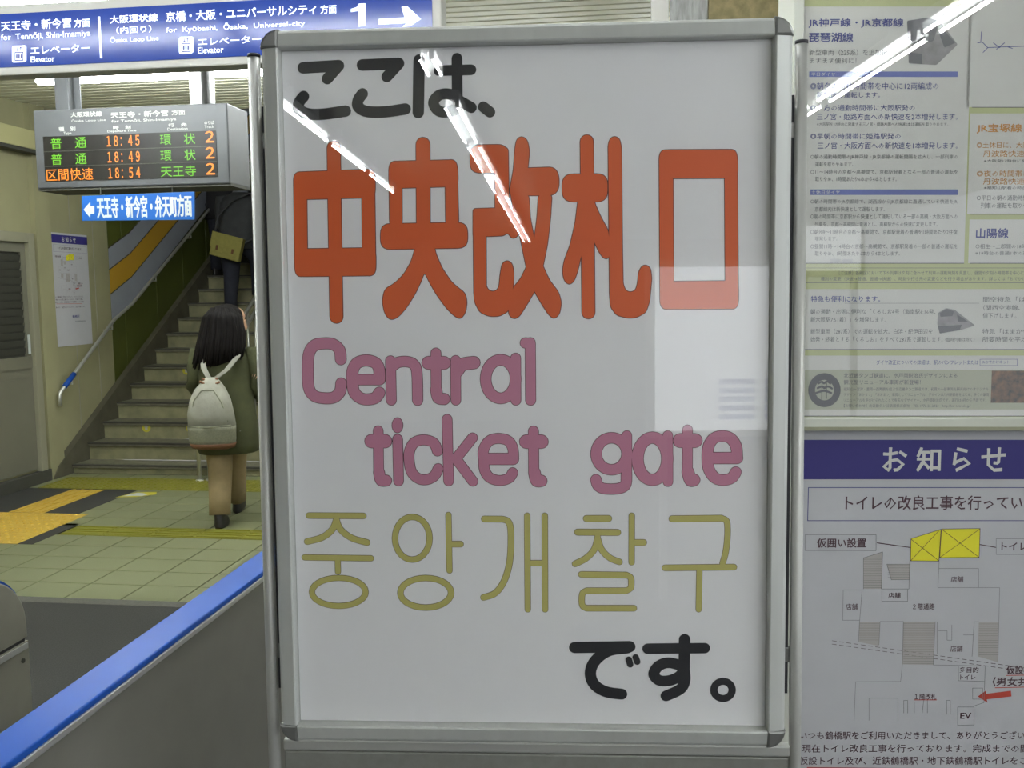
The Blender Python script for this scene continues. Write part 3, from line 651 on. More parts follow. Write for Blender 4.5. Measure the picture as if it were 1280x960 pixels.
k.char(); C([(115, 207), (200, 207)], 82); C([(157, 143), (160, 410)], 60); C([(162, 400), (175, 448), (206, 450)], 68)
k.char(); C([(277, 195), (283, 453)], 60); k.ell(276, 109, 33, 46, 0, E_)
k.char(); C([(523, 268), (500, 218), (440, 199), (380, 216), (350, 270), (348, 330), (365, 400), (410, 440), (460, 444), (505, 420), (528, 377)], 62)
k.char(); C([(583, 72), (592, 453)], 60); C([(740, 186), (640, 312)], 60); C([(635, 312), (742, 455)], 60)
k.char(); C([(815, 317), (990, 317)], 70); C([(994, 315), (988, 250), (960, 205), (900, 190), (842, 206), (808, 260), (808, 320), (816, 390), (850, 435), (910, 450), (965, 435), (988, 402)], 62)
k.char(); C([(1072, 210), (1165, 210)], 84); C([(1116, 145), (1118, 410)], 62); C([(1122, 400), (1135, 450), (1164, 452)], 72)
k.ox, k.oy, k.k = 720, 510, .1797; E_ = 3.6
k.char(); k.ell(249, 322, 108, 112, 74, E_); C([(355, 195), (355, 490)], 68); C([(353, 470), (345, 540), (290, 566), (200, 566), (155, 545), (140, 503)], 74)
k.char(); k.ell(534, 357, 104, 148, 80, E_); C([(641, 195), (642, 517)], 68)
k.char(); C([(727, 230), (832, 230)], 98); C([(779, 155), (778, 460)], 68); C([(782, 450), (800, 506), (824, 505)], 84)
k.char(); C([(930, 352), (1125, 352)], 80); C([(1125, 345), (1118, 270), (1080, 215), (1022, 198), (962, 215), (926, 270), (918, 350), (928, 430), (970, 490), (1030, 506), (1088, 490), (1116, 450)], 76)
k.done(ps, M['pink'], M['line'], label='rounded pink lettering')
E_ = 2.6
k = Ink(SG, Z, 360, 630, .1875)
C([(134, 82), (498, 84)], 38); C([(317, 85), (317, 135)], 36); C([(317, 110), (290, 175), (222, 228), (122, 256)], 40); C([(317, 110), (345, 175), (420, 232), (522, 262)], 40)
C([(105, 362), (548, 368)], 37); C([(326, 370), (328, 458)], 36); k.ell(333, 593, 180, 94, 37, E_)
k.char(); k.ell(825, 234, 116, 143, 38, E_); C([(1067, 78), (1074, 450)], 37); C([(1074, 273), (1148, 273)], 39); k.ell(915, 599, 170, 99, 39, E_)
k.ox = 590
k.char(); C([(80, 105), (200, 106)], 40); C([(200, 106), (240, 122), (257, 180), (256, 330), (240, 440), (205, 535), (150, 603), (75, 630)], 40); C([(367, 83), (371, 710)], 38); C([(485, 83), (487, 710)], 38); C([(371, 400), (487, 400)], 36)
k.char(); C([(763, 102), (912, 102)], 42); C([(705, 193), (972, 195)], 42); C([(838, 195), (838, 255)], 36); C([(838, 235), (815, 310), (760, 368), (688, 405)], 40); C([(838, 235), (865, 310), (920, 365), (984, 392)], 40)
C([(1067, 83), (1066, 395)], 38); C([(1067, 262), (1147, 262)], 40)
C([(730, 476), (1030, 480)], 40); C([(1030, 480), (1058, 495), (1064, 532), (1058, 568), (1030, 585)], 38); C([(1030, 585), (765, 585)], 40); C([(765, 585), (738, 602), (732, 645), (738, 686), (765, 702)], 38); C([(765, 702), (1080, 702)], 40)
k.ox = 700
k.char(); C([(750, 104), (1080, 100)], 42); C([(1080, 100), (1112, 115), (1121, 160), (1119, 240), (1108, 330), (1088, 400)], 38); C([(703, 432), (1163, 427)], 40); C([(933, 430), (928, 710)], 37)
k.done(ps, M['yellow'], M['line'], label='thin olive yellow lettering')

# ================================================================== NOTICE WALL ON THE RIGHT
_d = ray(1140, 480)
BD = tilted(CAM+_d*2.2, YAW, R_(2.0), -ROL*.99)
def bthing(name, label, cat, dz=0): return thing(name, label, cat, BD.mat() @ Matrix.Translation((0, 0, dz)))
wr = struct(D.objects.new('wall_right', None)); link(wr); wr.matrix_world = BD.mat() @ Matrix.Translation((0, 0, -.034))
u0 = BD(987, 500)[0]; vb = BD(1140, 480)[1]-1.36
MB().box(u0, 2.4, vb, 1.80, -.12, 0).build('wall_face', M['offwhite'], wr)
cs = bthing('notice_case', 'shallow wall case with pale frame and reflecting glass, right of the sign', 'notice board', -.030)
cu0, cu1 = BD(988, 300)[0], BD(1500, 300)[0]; cv0, cv1 = BD(1140, 538.5)[1], BD(1140, -160)[1]
fwid = .024
MB().box(cu0+.002, cu1, cv0+.002, cv1, -.003, .006).build('back_panel', M['green'], cs)
for (a, b, c, d) in ((cu0, cu0+fwid, cv0, cv1), (cu1-fwid, cu1, cv0, cv1), (cu0+fwid, cu1-fwid, cv0, cv0+.030), (cu0+fwid, cu1-fwid, cv1-fwid, cv1)):
    MB().box(a, b, c, d, -.003, .024, bev=.003).build('frame_rail', M['offwhite'], cs)
MB().box(cu0+fwid, cu1-fwid, cv0-.0005, cv0+.009, .0235, .026, bev=.001).build('case_shadow_line', M['caseshade'], cs)  # olive strip painted in for the shadow line at the foot of the case
MB().box(cu0+fwid-.002, cu1-fwid+.002, cv0+.028, cv1-fwid+.002, .014, .0165).build('case_glass', M['glass2'], cs)
tp = bthing('timetable_poster', 'pale green poster of white text panels behind the case glass', 'poster', -.0238)
MB().box(cu0+fwid, cu1-fwid, cv0+.030, BD(1140, -140)[1], 0, .0004).build('paper', M['green'], tp)
Z1 = .0008
for (a, b, c, d, mt, nm) in ((1003, 4, 1211, 328, 'panel', 'text_panel'), (1221, -100, 1400, 131, 'panel', 'map_panel'), (1219, 139, 1400, 266, 'panel', 'text_panel'), (1218, 273, 1400, 328, 'panel', 'text_panel'), (1003, 361, 1400, 437, 'panel', 'text_panel'), (1003, 445, 1400, 521, 'panel', 'text_panel')):
    rect(BD, a, b, c, d, M[mt], tp, Z1, nm)
    rect(BD, a, d-.2, c, d+.8, M['grey'], tp, Z1+.0001, 'panel_edge')
rect(BD, 1003, 463, 1400, 513, M['pgrey'], tp, Z1+.0002, 'grey_panel')
for y in (86, 235): rect(BD, 1015.5 if y < 100 else 1017, y, 1203, y+7, M['bluebar'], tp, Z1+.0002, 'blue_bar')
rect(BD, 1003, 352.6, 1400, 353.2, M['grey'], tp, Z1, 'rule'); rect(BD, 1060, 378.6, 1230, 379, M['lgrey'], tp, Z1+.0002, 'rule'); rect(BD, 1003, 334, 1400, 334.5, M['grey'], tp, Z1, 'rule')
T = lambda s_, x0, y0, x1, y1, c='navy', b=.004: text(s_, BD, (x0, y0, x1, y1), M[c], tp, Z1+.0006, b, res=1)
T('JR神戸線・JR京都線', 1014.5, 19, 1134.5, 31.2, b=.02); T('琵琶湖線', 1015, 36.7, 1071, 49, b=.02)
T('新型車両（225系）を追加投入し、', 1015.5, 58, 1133, 66, 'grey'); T('ますます便利に！', 1016, 69, 1075, 76, 'grey'); T('平日ダイヤ', 1018, 87.2, 1048, 92, 'panel')
T('◎朝夕の通勤時間帯を中心に12両編成の', 1017, 100, 1179, 109); T('新快速を運転します。', 1025, 112, 1105, 119.5)
T('◎夕方の通勤時間帯に大阪駅発の', 1017, 128, 1149, 136); T('三ノ宮・姫路方面への新快速を2本増発します。', 1025, 139, 1203, 147.5); T('※大阪駅を17時台に発車する三ノ宮・姫路方面への快速2本は運転を取りやめます。', 1025, 150.5, 1191, 155, 'grey', 0)
T('◎早朝の時間帯に姫路駅発の', 1017, 164, 1131, 171.7); T('三ノ宮・大阪方面への新快速を1本増発します。', 1026, 175.5, 1203, 184)
for s_, a in (('○朝の通勤時間帯のJR神戸線・JR京都線の運転間隔を拡大し、一部列車の', (1017, 191, 1203, 197.5)), ('運転を取りやめます。', (1023, 200.5, 1071, 206.2)), ('○11～14時台の京都～高槻間で、京都駅発着となる一部の普通の運転を', (1017, 210, 1203, 216)), ('取りやめ、1時間あたり6本から4本とします。', (1023, 219, 1126, 225)),
    ('○朝の時間帯のJR京都線で、湖西線からJR京都線に直通している快速をJR', (1017, 247.5, 1202.5, 254)), ('京都線内は新快速として運転します。', (1022.5, 257, 1111, 263)), ('○朝の時間帯に京都駅から快速として運転している一部の高槻・大阪方面への', (1017, 266, 1202.5, 272.5)), ('列車を、京都～高槻間は普通とし、高槻駅からの快速に変更します。', (1022.5, 276, 1177.5, 282)),
    ('○朝9時～11時台の京都～高槻間で、京都駅発着の普通を1時間あたり2往復', (1017, 285.5, 1202.5, 292)), ('増発します。', (1022.5, 294.5, 1051, 300)), ('○昼間11時～14時台の京都～高槻間で、京都駅発着の一部の普通の運転を', (1017, 304, 1202.5, 310)), ('取りやめ、1時間あたり6本から4本とします。', (1022.5, 313, 1130, 319))):
    T(s_, *a, 'grey', .002)
T('土休日ダイヤ', 1018, 236.2, 1054, 241, 'panel')
T('［ご注意］各線区において下り列車は夕刻に合わせて列車の運転時刻を見直し、昼間や夕刻の時間帯を中心に一部列車のダイヤを', 1053, 338, 1330, 343, 'grey', 0); T('種別の変更（快速→普通、普通→快速）、時刻や行き先の変更などを行う場合があります。詳しくは「おでかけ」マイ・ダイヤで', 1030, 345.5, 1330, 350.5, 'grey', 0)
T('特急も便利になります。', 1017.5, 369.5, 1105, 377.7, b=.01)
T('朝の通勤・出張に便利な「くろしお4号（海南駅6:16発、', 1017, 386, 1175, 393, 'grey', 0); T('新大阪駅7:51着）」を増発します。', 1017, 396, 1112.5, 403, 'grey', 0); T('新型車両（287系）での運転を拡大。白浜・紀伊田辺を', 1017, 411, 1171, 418, 'grey', 0); T('始発・終着とする「くろしお」をすべて287系で運転します。', 1017, 421, 1184, 428, 'grey', 0); T('（臨時列車は除く）', 1187, 422, 1224, 427.5, 'lgrey', 0)
T('関空特急「はるか」', 1235, 370.5, 1310, 377.5, 'grey', 0); T('（関西空港線、日根野', 1235, 381, 1312, 388, 'grey', 0); T('値下げします。', 1234.5, 391, 1277, 398, 'grey', 0); T('特急「はまかぜ」', 1234, 411, 1296, 418, 'grey', 0); T('所要時間を平均', 1234, 421, 1290, 428, 'grey', 0)
T('JR宝塚線', 1227, 152, 1284, 164.5, 'orange', .02); T('◎土休日に、大阪', 1227, 175, 1293, 183, 'orange'); T('丹波路快速を', 1235, 186, 1297, 194, 'orange'); T('※大阪発17時台に発車', 1236, 197, 1296, 201, 'grey', 0); T('◎夜の時間帯に', 1227, 211, 1294, 219, 'orange'); T('丹波路快速を', 1235, 221, 1297, 229, 'orange'); T('※福知山駅着の時台に', 1236, 231, 1296, 235, 'grey', 0)
T('○平日の朝の通勤時間', 1227, 242.5, 1291, 249, 'grey'); T('列車の運転を取りやめ', 1232, 252, 1298, 259, 'grey')
T('山陽線', 1226, 284, 1267, 297, b=.02); T('○相生～上郡間の18時台', 1225.5, 304, 1296, 310, 'grey', 0); T('※18時台の普通1本の運転', 1225, 313, 1298, 318, 'grey', 0)
T('ダイヤ改正についての詳細は、駅のパンフレットまたは', 1100, 450.5, 1229, 456.5, b=0); T('JRおでかけネット', 1233, 451, 1268, 456, b=0)
k = Ink(BD, Z1+.0003); k.stroke([(1231, 449.5), (1278, 449.5), (1278, 457.5), (1231, 457.5), (1231, 449.5)], .5, False); k.done(tp, M['navy'], name='box_line')
T('北近畿タンゴ鉄道に、水戸岡鋭治氏デザインによる', 1059, 467, 1202.5, 473, 'grey', .005); T('観光型リニューアル車両が新登場！', 1059, 475.5, 1156, 481.5, 'grey', .005)
T('福知山～宮津・豊岡～西舞鶴を結ぶ北近畿タンゴ鉄道では、初夏の一部車両を観光向けのオリジナル', 1059, 485, 1242, 489.5, 'grey', 0); T('デザイン「あかまつ」「あおまつ」車両としてリニューアル。デザインは九州新幹線をはじめ、多くの車両', 1059, 492, 1242, 496.5, 'grey', 0); T('リニューアルを手がけられたことで有名なデザイナー、水戸岡鋭治氏です。運行は4月から予定です。', 1059, 499, 1239, 503.3, 'grey', 0)
T('【お問い合わせ】北近畿タンゴ鉄道株式会社　TEL 0772-25-2323　http://ktr-tetsudo.jp/', 1059, 506, 1219, 511, 'grey', 0)
k = Ink(BD, Z1+.0004); k.ell(1034.5, 488.5, 16.2, 17.2, 8.5)                      # round pine emblem
for pts, w_ in (([(1031, 500), (1031.5, 480)], 1), ([(1037, 499), (1037, 479)], 1.1), ([(1024, 492), (1034, 489.5), (1043, 492)], 2.6), ([(1026, 486), (1031, 484), (1035, 486)], 2.6), ([(1034, 486), (1039, 484), (1044, 486.5)], 2.6), ([(1027, 480), (1031, 478), (1034, 480)], 2.6), ([(1034, 480), (1038, 477.5), (1042, 480)], 2.6)): k.stroke(pts, w_)
k.done(tp, M['emblem'], name='round_emblem')
rect(BD, 1246, 464, 1330, 504.5, M['photo'], tp, Z1+.0004, 'printed_photo')
k = Ink(BD, Z1+.0003); k.poly([(1139, 22), (1165, 18), (1180, 22), (1203, 52), (1176, 78), (1141, 76)], 2); k.done(tp, M['train'], name='train_picture')
k = Ink(BD, Z1+.0006); k.poly([(1139, 22), (1165, 18), (1180, 23), (1172, 48), (1140, 52)], 2); k.poly([(1142, 62), (1158, 64), (1158, 77), (1141, 75)], 1); k.poly([(1148, 48), (1160, 46), (1160, 52), (1148, 54)], 1); k.poly([(1182, 30), (1200, 50), (1186, 56), (1180, 40)], 2); k.done(tp, M['traind'], name='train_windows')
k = Ink(BD, Z1+.0003); k.poly([(1178, 391), (1188, 385), (1199, 387), (1225, 407), (1205, 413), (1180, 417), (1177, 405)], 2); k.done(tp, M['train'], name='train_picture')
k = Ink(BD, Z1+.0006); k.poly([(1180, 391), (1189, 386), (1198, 389), (1196, 395), (1181, 396)], 1); k.poly([(1178, 408), (1208, 406), (1205, 413), (1180, 417)], 1); k.poly([(1202, 393), (1216, 402), (1203, 402)], .5); k.done(tp, M['traind'], name='train_windows')
k = Ink(BD, Z1+.0003)
for a in ([(1228, 50), (1234, 49), (1241, 56), (1262, 55), (1320, 53)], [(1241, 56), (1235, 62)], [(1232, 49), (1233, 36)], [(1248, 50), (1256, 56)], [(1262, 50), (1252, 58)], [(1266, 55), (1272, 57)]): k.stroke(a, .9, False)
k.done(tp, M['navy'], name='route_map')
T('○○線', 1226, 54, 1238, 57, 'grey', 0) if False else None

def toilet_notice(m, t, z, bold=1.0, full=True):
    """the station notice: layout in the pixels of the large copy on the right wall"""
    def TX_(s_, x0, y0, x1, y1, c='brown', b=.01): text(s_, m, (x0, y0, x1, y1), M[c], t, z+.0007, b*bold, res=1)
    rect(m, 995, 552, 1400, 602, M['violet'], t, z+.0003, 'header_band')
    for s_, a, b in (('お', 1110, 1141), ('知', 1153, 1184), ('ら', 1199, 1222), ('せ', 1235, 1266)): TX_(s_, a, 561.5, b, 592.5, 'panel', .02)
    k = Ink(m, z+.0002); k.stroke([(1016, 612.5), (1388, 612.5), (1388, 654.5), (1015, 654.5), (1016, 612.5)], .9, False)
    k.done(t, M['violet'], name='box_line')
    TX_('トイレの改良工事を行っています。', 1063, 622.5, 1331, 641, b=.012)
    o = (960, 640, 1/3)
    k = Ink(m, z+.0002, *o)
    for pts in ([(377, 185), (450, 162), (447, 303), (377, 303)], [(466, 209), (555, 209), (553, 267), (483, 268)], [(362, 430), (440, 430), (436, 520), (360, 505)], [(529, 428), (650, 428), (642, 592), (525, 590)], [(816, 430), (893, 430), (888, 582), (812, 560)]): k.poly(pts)
    k.done(t, M['hatch'], name='map_hatching')
    k = Ink(m, z+.0006, *o); n = 0
    for (x0, x1, y0, y1) in ((378, 447, 190, 300), (470, 553, 214, 264), (362, 437, 434, 505), (529, 646, 434, 588), (816, 891, 436, 560)):
        y = y0
        while y < y1: k.stroke([(x0, y), (x1, y)], .9); y += 9
    for pts in ([(377, 303), (377, 185), (450, 162), (445, 303), (550, 303), (553, 198)], [(466, 209), (555, 209)], [(466, 209), (483, 268), (553, 267)], [(372, 303), (362, 430), (358, 505)], [(665, 197), (660, 298), (895, 298), (892, 430), (888, 582)], [(440, 430), (436, 515)], [(529, 428), (525, 590), (518, 655), (347, 656), (341, 805)], [(440, 427), (529, 427)], [(300, 307), (372, 307)], [(300, 307), (298, 422), (362, 422)], [(650, 428), (642, 592), (840, 596), (835, 735)], [(398, 803), (398, 718), (508, 718), (508, 805)], [(735, 752), (797, 752), (797, 820), (735, 822), (735, 752)], [(738, 598), (738, 652), (838, 655)], [(447, 310), (447, 350), (545, 350), (545, 305)], [(665, 225), (815, 225), (815, 298)], [(657, 428), (657, 550)], [(790, 560), (798, 428), (816, 428)], [(155, 97), (425, 97), (425, 157), (155, 157), (155, 97)], [(1100, 112), (882, 112), (882, 172), (1100, 172)], [(663, 462), (695, 462), (695, 498), (713, 498), (713, 440)], [(757, 478), (795, 478)], [(835, 735), (797, 748)], [(792, 680), (830, 680), (830, 722), (792, 722), (792, 680)], [(693, 780), (693, 727), (707, 727), (707, 780)], [(530, 775), (530, 727), (545, 727), (545, 775)], [(570, 775), (570, 735)], [(600, 775), (606, 727)], [(620, 775), (620, 727)]):
        k.stroke(pts, 1.6, False)
    k.done(t, M['lgrey'], name='map_lines')
    k = Ink(m, z+.0002, *o)
    for i in range(27):
        f = i/27; g = f+.022
        for dy in (0, 13): k.stroke([(258+(1000-258)*f, 500+105*f+dy), (258+(1000-258)*g, 500+105*g+dy)], 1.9)
    for pts in ([(430, 128), (588, 150)], [(880, 145), (785, 128)]): k.stroke(pts, 3.5)
    k.poly([(590, 150), (574, 141), (572, 155)]); k.poly([(782, 128), (798, 123), (796, 136)])
    k.done(t, M['brown'], name='map_arrow')
    k = Ink(m, z+.0003, *o); k.poly([(558, 112), (672, 76), (664, 197), (556, 196)]); k.poly([(674, 75), (821, 73), (817, 183), (667, 184)]); k.done(t, M['yel'], name='yellow_area')
    k = Ink(m, z+.0007, *o)
    for pts in ([(558, 114), (664, 196)], [(676, 77), (816, 182)], [(556, 196), (664, 82)], [(667, 184), (820, 75)], [(558, 112), (672, 76), (664, 197), (556, 196), (558, 112)], [(674, 75), (821, 73), (817, 183), (667, 184), (674, 75)]): k.stroke(pts, 1.8, False)
    k.done(t, M['brown'], name='area_lines')
    k = Ink(m, z+.0003, *o); k.poly([(812, 712), (842, 690), (843, 702), (938, 690), (940, 712), (846, 723), (849, 736)]); k.stroke([(572, 725), (655, 725)], 3); k.stroke([(878, 679), (1010, 676)], 3); k.stroke([(922, 632), (1040, 630)], 3); k.done(t, M['redarrow'], name='red_arrow')
    q = lambda s_, x0, y0, x1, y1, b=.01: TX_(s_, 960+x0/3, 640+y0/3, 960+x1/3, 640+y1/3, b=b)
    q('仮囲い設置', 200, 110, 388, 146, .02); q('トイレ改良', 902, 124, 1080, 158, .02); q('店舗', 710, 255, 757, 278); q('店舗', 472, 317, 518, 339); q('店舗', 310, 359, 356, 383); q('２階通路', 565, 358, 648, 382); q('店舗', 708, 519, 754, 542); q('多目的', 743, 600, 815, 622); q('トイレ', 745, 629, 803, 648); q('１階改札', 572, 701, 655, 724); q('EV', 745, 774, 787, 797, .02); q('仮設トイレ', 921, 594, 1080, 628, .02); q('（男女共用）', 868, 638, 1060, 674, .02)
    TX_('いつも鶴橋駅をご利用いただきまして、ありがとうございます。', 1005, 921.5, 1317, 932, b=.006); TX_('現在トイレ改良工事を行っております。完成までの間は、', 1007.7, 938, 1312, 948.5, b=.006); TX_('仮設トイレ及び、近鉄鶴橋駅・地下鉄鶴橋駅トイレをご利用', 1004, 953.5, 1316, 964, b=.006)
    if full:
        for y, s_ in ((985, '願います。ご迷惑をおかけいたしますが、ご協力をお願いします。'),): TX_(s_, 1006, y, 1330, y+10, b=.006)
        k = Ink(m, z+.0003); k.stroke([(1015, 968), (1300, 971)], 2.4); k.done(t, M['redarrow'], name='red_underline')
        TX_('鶴橋駅', 1180, 1040, 1260, 1058, 'violet'); TX_('西日本旅客鉄道株式会社', 1210, 1075, 1330, 1086, 'grey')
nt_ = bthing('construction_notice', 'large white notice with violet header and floor plan, below the notice case', 'poster', -.0335)
a = BD(1000, 540.5); b = BD(1402, 1180)
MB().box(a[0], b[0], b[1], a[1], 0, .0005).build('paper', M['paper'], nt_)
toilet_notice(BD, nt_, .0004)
# the small copy on the left wall
LW = Plane((XW, 7.93, 1.63), (0, 1, 0), (0, 0, 1))
nl = thing('construction_notice', 'narrow white notice with violet header taped to the beige wall beside the door', 'poster', LW.mat() @ Matrix.Translation((0, 0, .006)))
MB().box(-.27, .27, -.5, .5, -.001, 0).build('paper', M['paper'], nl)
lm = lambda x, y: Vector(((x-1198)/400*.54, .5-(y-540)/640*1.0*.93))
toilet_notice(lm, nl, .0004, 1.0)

# ================================================================== PEOPLE
def head(mb, c, h, yaw=0):
    """head with face; looks along +y when yaw = 0"""
    r = MB(); n = 22; rows = []
    prof = [(-.50, .20, .16, .10), (-.46, .30, .30, .07), (-.36, .36, .40, .03), (-.22, .40, .44, .01), (-.08, .42, .47, 0), (.06, .43, .49, 0), (.2, .43, .49, 0), (.32, .38, .44, 0), (.42, .28, .33, 0), (.49, .12, .15, 0)]
    for (z, rx, ry, sh) in prof:
        row = []
        for k in range(n):
            t = k*math.tau/n; x = rx*math.cos(t)*.9; y = ry*math.sin(t)+sh
            if math.sin(t) > .97 and -.25 < z < .02: y += .10 if z < -.1 else .05      # nose
            if math.sin(t) > .85 and abs(z-.06) < .02: y -= .03                        # eye line
            row.append(r.b.verts.new((x, y, z)))
        rows.append(row)
    r._skin(rows)
    for sx in (-1, 1):
        r.ball((sx*.40, -.02, -.04), .035, .08, .13, 8, 6)                              # ears
        r.ball((sx*.15, .44, .04), .06, .035, .03, 8, 6)                                # eyelids
    r.ball((0, .44, -.30), .13, .04, .035, 8, 6)                                        # mouth
    r.xf(Matrix.Translation(c) @ Matrix.Rotation(yaw, 4, 'Z') @ Matrix.Scale(h, 4))
    me = D.meshes.new('h'); r.b.to_mesh(me); r.b.free(); mb.b.from_mesh(me); D.meshes.remove(me)
def hand(mb, w, d, side=1):
    """palm and five curled fingers hanging from wrist w in direction d"""
    d = Vector(d).normalized(); a = d.cross(Vector((1, 0, 0))); a = a.normalized() if a.length > .1 else Vector((0, 1, 0)); f = a.cross(d)
    w = Vector(w); p = w+d*.075
    mb.tube([w, w+d*.03, p, p+d*.012], [.022, .030, .034, .02], 8)
    for i, L in enumerate((.062, .07, .066, .052)):
        s0 = p + a*(.026-.0175*i); mb.tube([s0-d*.01, s0+d*L*.5+f*.004*side, s0+d*L*.85+f*.018*side, s0+d*L+f*.034*side], [.009, .0085, .0078, .005], 6)
    s0 = w+d*.03+a*.026; mb.tube([s0, s0+a*.022+d*.025, s0+a*.026+d*.052], [.011, .010, .007], 6)
def body(root, J, hyaw=0, skin=M['skin'], hh=.22):
    """one continuous figure; J holds the joints"""
    me = D.meshes.new('sk'); names = ['pel', 'waist', 'chest', 'neck', 'headb', 'ls', 'le', 'lw', 'rs', 're', 'rw', 'lh', 'lk', 'la', 'rh', 'rk', 'ra']
    ed = [('pel', 'waist'), ('waist', 'chest'), ('chest', 'neck'), ('neck', 'headb'), ('chest', 'ls'), ('ls', 'le'), ('le', 'lw'), ('chest', 'rs'), ('rs', 're'), ('re', 'rw'), ('pel', 'lh'), ('lh', 'lk'), ('lk', 'la'), ('pel', 'rh'), ('rh', 'rk'), ('rk', 'ra')]
    rad = dict(pel=.11, waist=.095, chest=.11, neck=.05, headb=.05, ls=.05, le=.036, lw=.024, rs=.05, re=.036, rw=.024, lh=.08, lk=.05, la=.034, rh=.08, rk=.05, ra=.034)
    me.from_pydata([J[n] for n in names], [(names.index(a), names.index(b)) for a, b in ed], [])
    o = D.objects.new('sk', me); COL.objects.link(o); o.modifiers.new('s', 'SKIN'); sv = me.skin_vertices[0].data
    for i, n in enumerate(names): sv[i].radius = (rad[n]*.8, rad[n]*.8)
    sv[0].use_root = True; sd = o.modifiers.new('d', 'SUBSURF'); sd.levels = 2; sd.render_levels = 2
    bpy.context.view_layer.update(); m2 = D.meshes.new_from_object(o.evaluated_get(bpy.context.evaluated_depsgraph_get()))
    mb = MB(); mb.b.from_mesh(m2); D.objects.remove(o)
    head(mb, Vector(J['headb'])+Vector((0, .01, hh*.48)), hh, hyaw)
    for s, e, w, sd_ in (('l', 'le', 'lw', 1), ('r', 're', 'rw', 1)): hand(mb, J[w], Vector(J[w])-Vector(J[e]), sd_)
    return mb.build('body', skin, root, True)
def limb(pts, rs, n=14, mb=None):
    return (mb or MB()).tube([Vector(p) for p in pts], rs, n)
def shoe(root, x, y, z, mt, L=.24, pitch=0, yaw=0):
    b = MB(); b.loft([(0, .03, .0, .042, L*.50), (0, .03, .018, .045, L*.51), (0, .025, .045, .042, L*.47), (0, -.015, .075, .036, L*.30), (0, -.03, .105, .038, .05)], 18)
    b.xf(Matrix.Translation((x, y, z)) @ Matrix.Rotation(yaw, 4, 'Z') @ Matrix.Rotation(pitch, 4, 'X'))
    o = b.build('shoe', mt, root, True); return o
# -- walking woman with the pale backpack
gx, gy = -2.825, 6.12
g = thing('person', 'person in olive coat with a pale backpack walking towards the stairs', 'person', Matrix.Translation((gx, gy, 0)) @ Matrix.Rotation(R_(12), 4, 'Z'))
J = dict(pel=(0, 0, .80), waist=(0, .01, .95), chest=(0, .02, 1.12), neck=(0, .02, 1.25), headb=(.035, .045, 1.29), ls=(-.165, .02, 1.19), le=(-.22, .04, .96), lw=(-.19, .19, .84), rs=(.165, .02, 1.19), re=(.22, .0, .96), rw=(.20, .17, .86), lh=(-.075, 0, .76), lk=(-.055, -.02, .42), la=(-.045, -.12, .09), rh=(.065, 0, .76), rk=(.01, .16, .43), ra=(-.02, .30, .10))
body(g, J, hyaw=R_(-62), hh=.215)
tr = MB(); limb([(-.07, 0, .74), (-.06, -.01, .55), (-.052, -.03, .40), (-.047, -.10, .20), (-.045, -.13, .085)], [.105, .098, .082, .074, .072], mb=tr); limb([(.055, 0, .74), (.03, .09, .55), (.01, .15, .40), (-.01, .24, .22), (-.02, .295, .10)], [.10, .09, .078, .07, .066], mb=tr)
tr.loft([(0, 0, .84, .13, .10), (0, 0, .70, .16, .12)], 18); tr.build('trousers', M['trous'], g, True)
co = MB(); co.loft([(0, -.0, .50, .20, .15), (0, -.005, .56, .215, .165), (0, 0, .72, .20, .15), (0, .0, .86, .185, .135), (0, .01, .98, .175, .125), (0, .015, 1.10, .18, .125), (0, .02, 1.18, .18, .11), (0, .02, 1.22, .14, .085), (0, .02, 1.25, .085, .07)], 32, wob=.022, p=2.4)
co.xf(Matrix.Identity(4)); co.build('coat', M['coat'], g, True)
sl = MB()
for s in (-1, 1):
    jj = 'l' if s < 0 else 'r'; limb([(s*.15, .02, 1.175), J[jj+'s'], (s*.20, .03, 1.06), J[jj+'e'], Vector(J[jj+'e']).lerp(Vector(J[jj+'w']), .5), Vector(J[jj+'w'])], [.062, .072, .066, .06, .055, .05], mb=sl)
sl.build('sleeves', M['coat'], g, True)
hd = MB(); hd.loft([(0, .0, 1.40, .17, .12), (0, -.005, 1.42, .15, .125)], 12) if False else None
hd.loft([(-.06, -.09, 1.10, .05, .02), (-.05, -.085, 1.13, .115, .04), (-.03, -.065, 1.18, .15, .075), (-.018, -.04, 1.25, .138, .10), (-.012, -.022, 1.32, .125, .108), (-.008, -.01, 1.39, .120, .115), (0, .005, 1.445, .105, .110), (0, .01, 1.485, .076, .082), (0, .01, 1.508, .028, .03)], 34, wob=.03)
hd.ball((.022, .035, 1.425), .108, .105, .092, 18, 10)
hd.build('hair', M['hair'], g, True)
for i in range(26):   # loose strands over the hair, their ends lying on the shoulders
    a_ = R_(188+i*6.6) + random.uniform(-.05, .05); ca, sa = math.cos(a_), math.sin(a_); q = random.uniform(.95, 1.08); zb = 1.14-.05*math.exp(-((i-7)/6)**2)+random.uniform(-.03, .03)
    MB().tube([(ca*.07, .01+sa*.075, 1.49), (ca*.118*q, sa*.118*q, 1.42), (ca*.133*q, -.01+sa*.122*q, 1.33), (-.012+ca*.147*q, -.035+sa*.11*q, 1.23), (-.03+ca*.165*q, -.07+sa*.085*q, zb)], [.006, .017, .02, .017, .003], 6).build('hair_lock', M['hair'], g, True)
bk = thing('backpack', 'pale canvas backpack with a brown base on the back of the olive coat', 'backpack', g.matrix_world @ Matrix.Translation((.0, 0, -.045)))
bx = -.055
b = MB().loft([(bx, -.175, .725, .145, .07), (bx, -.20, .76, .155, .095), (bx, -.215, .84, .15, .105), (bx, -.21, .93, .132, .095), (bx, -.20, 1.0, .10, .075), (bx+.005, -.19, 1.05, .06, .05), (bx+.005, -.185, 1.075, .035, .032)], 26, wob=.012, p=2.3)
b.build('bag_body', M['pack'], bk, True)
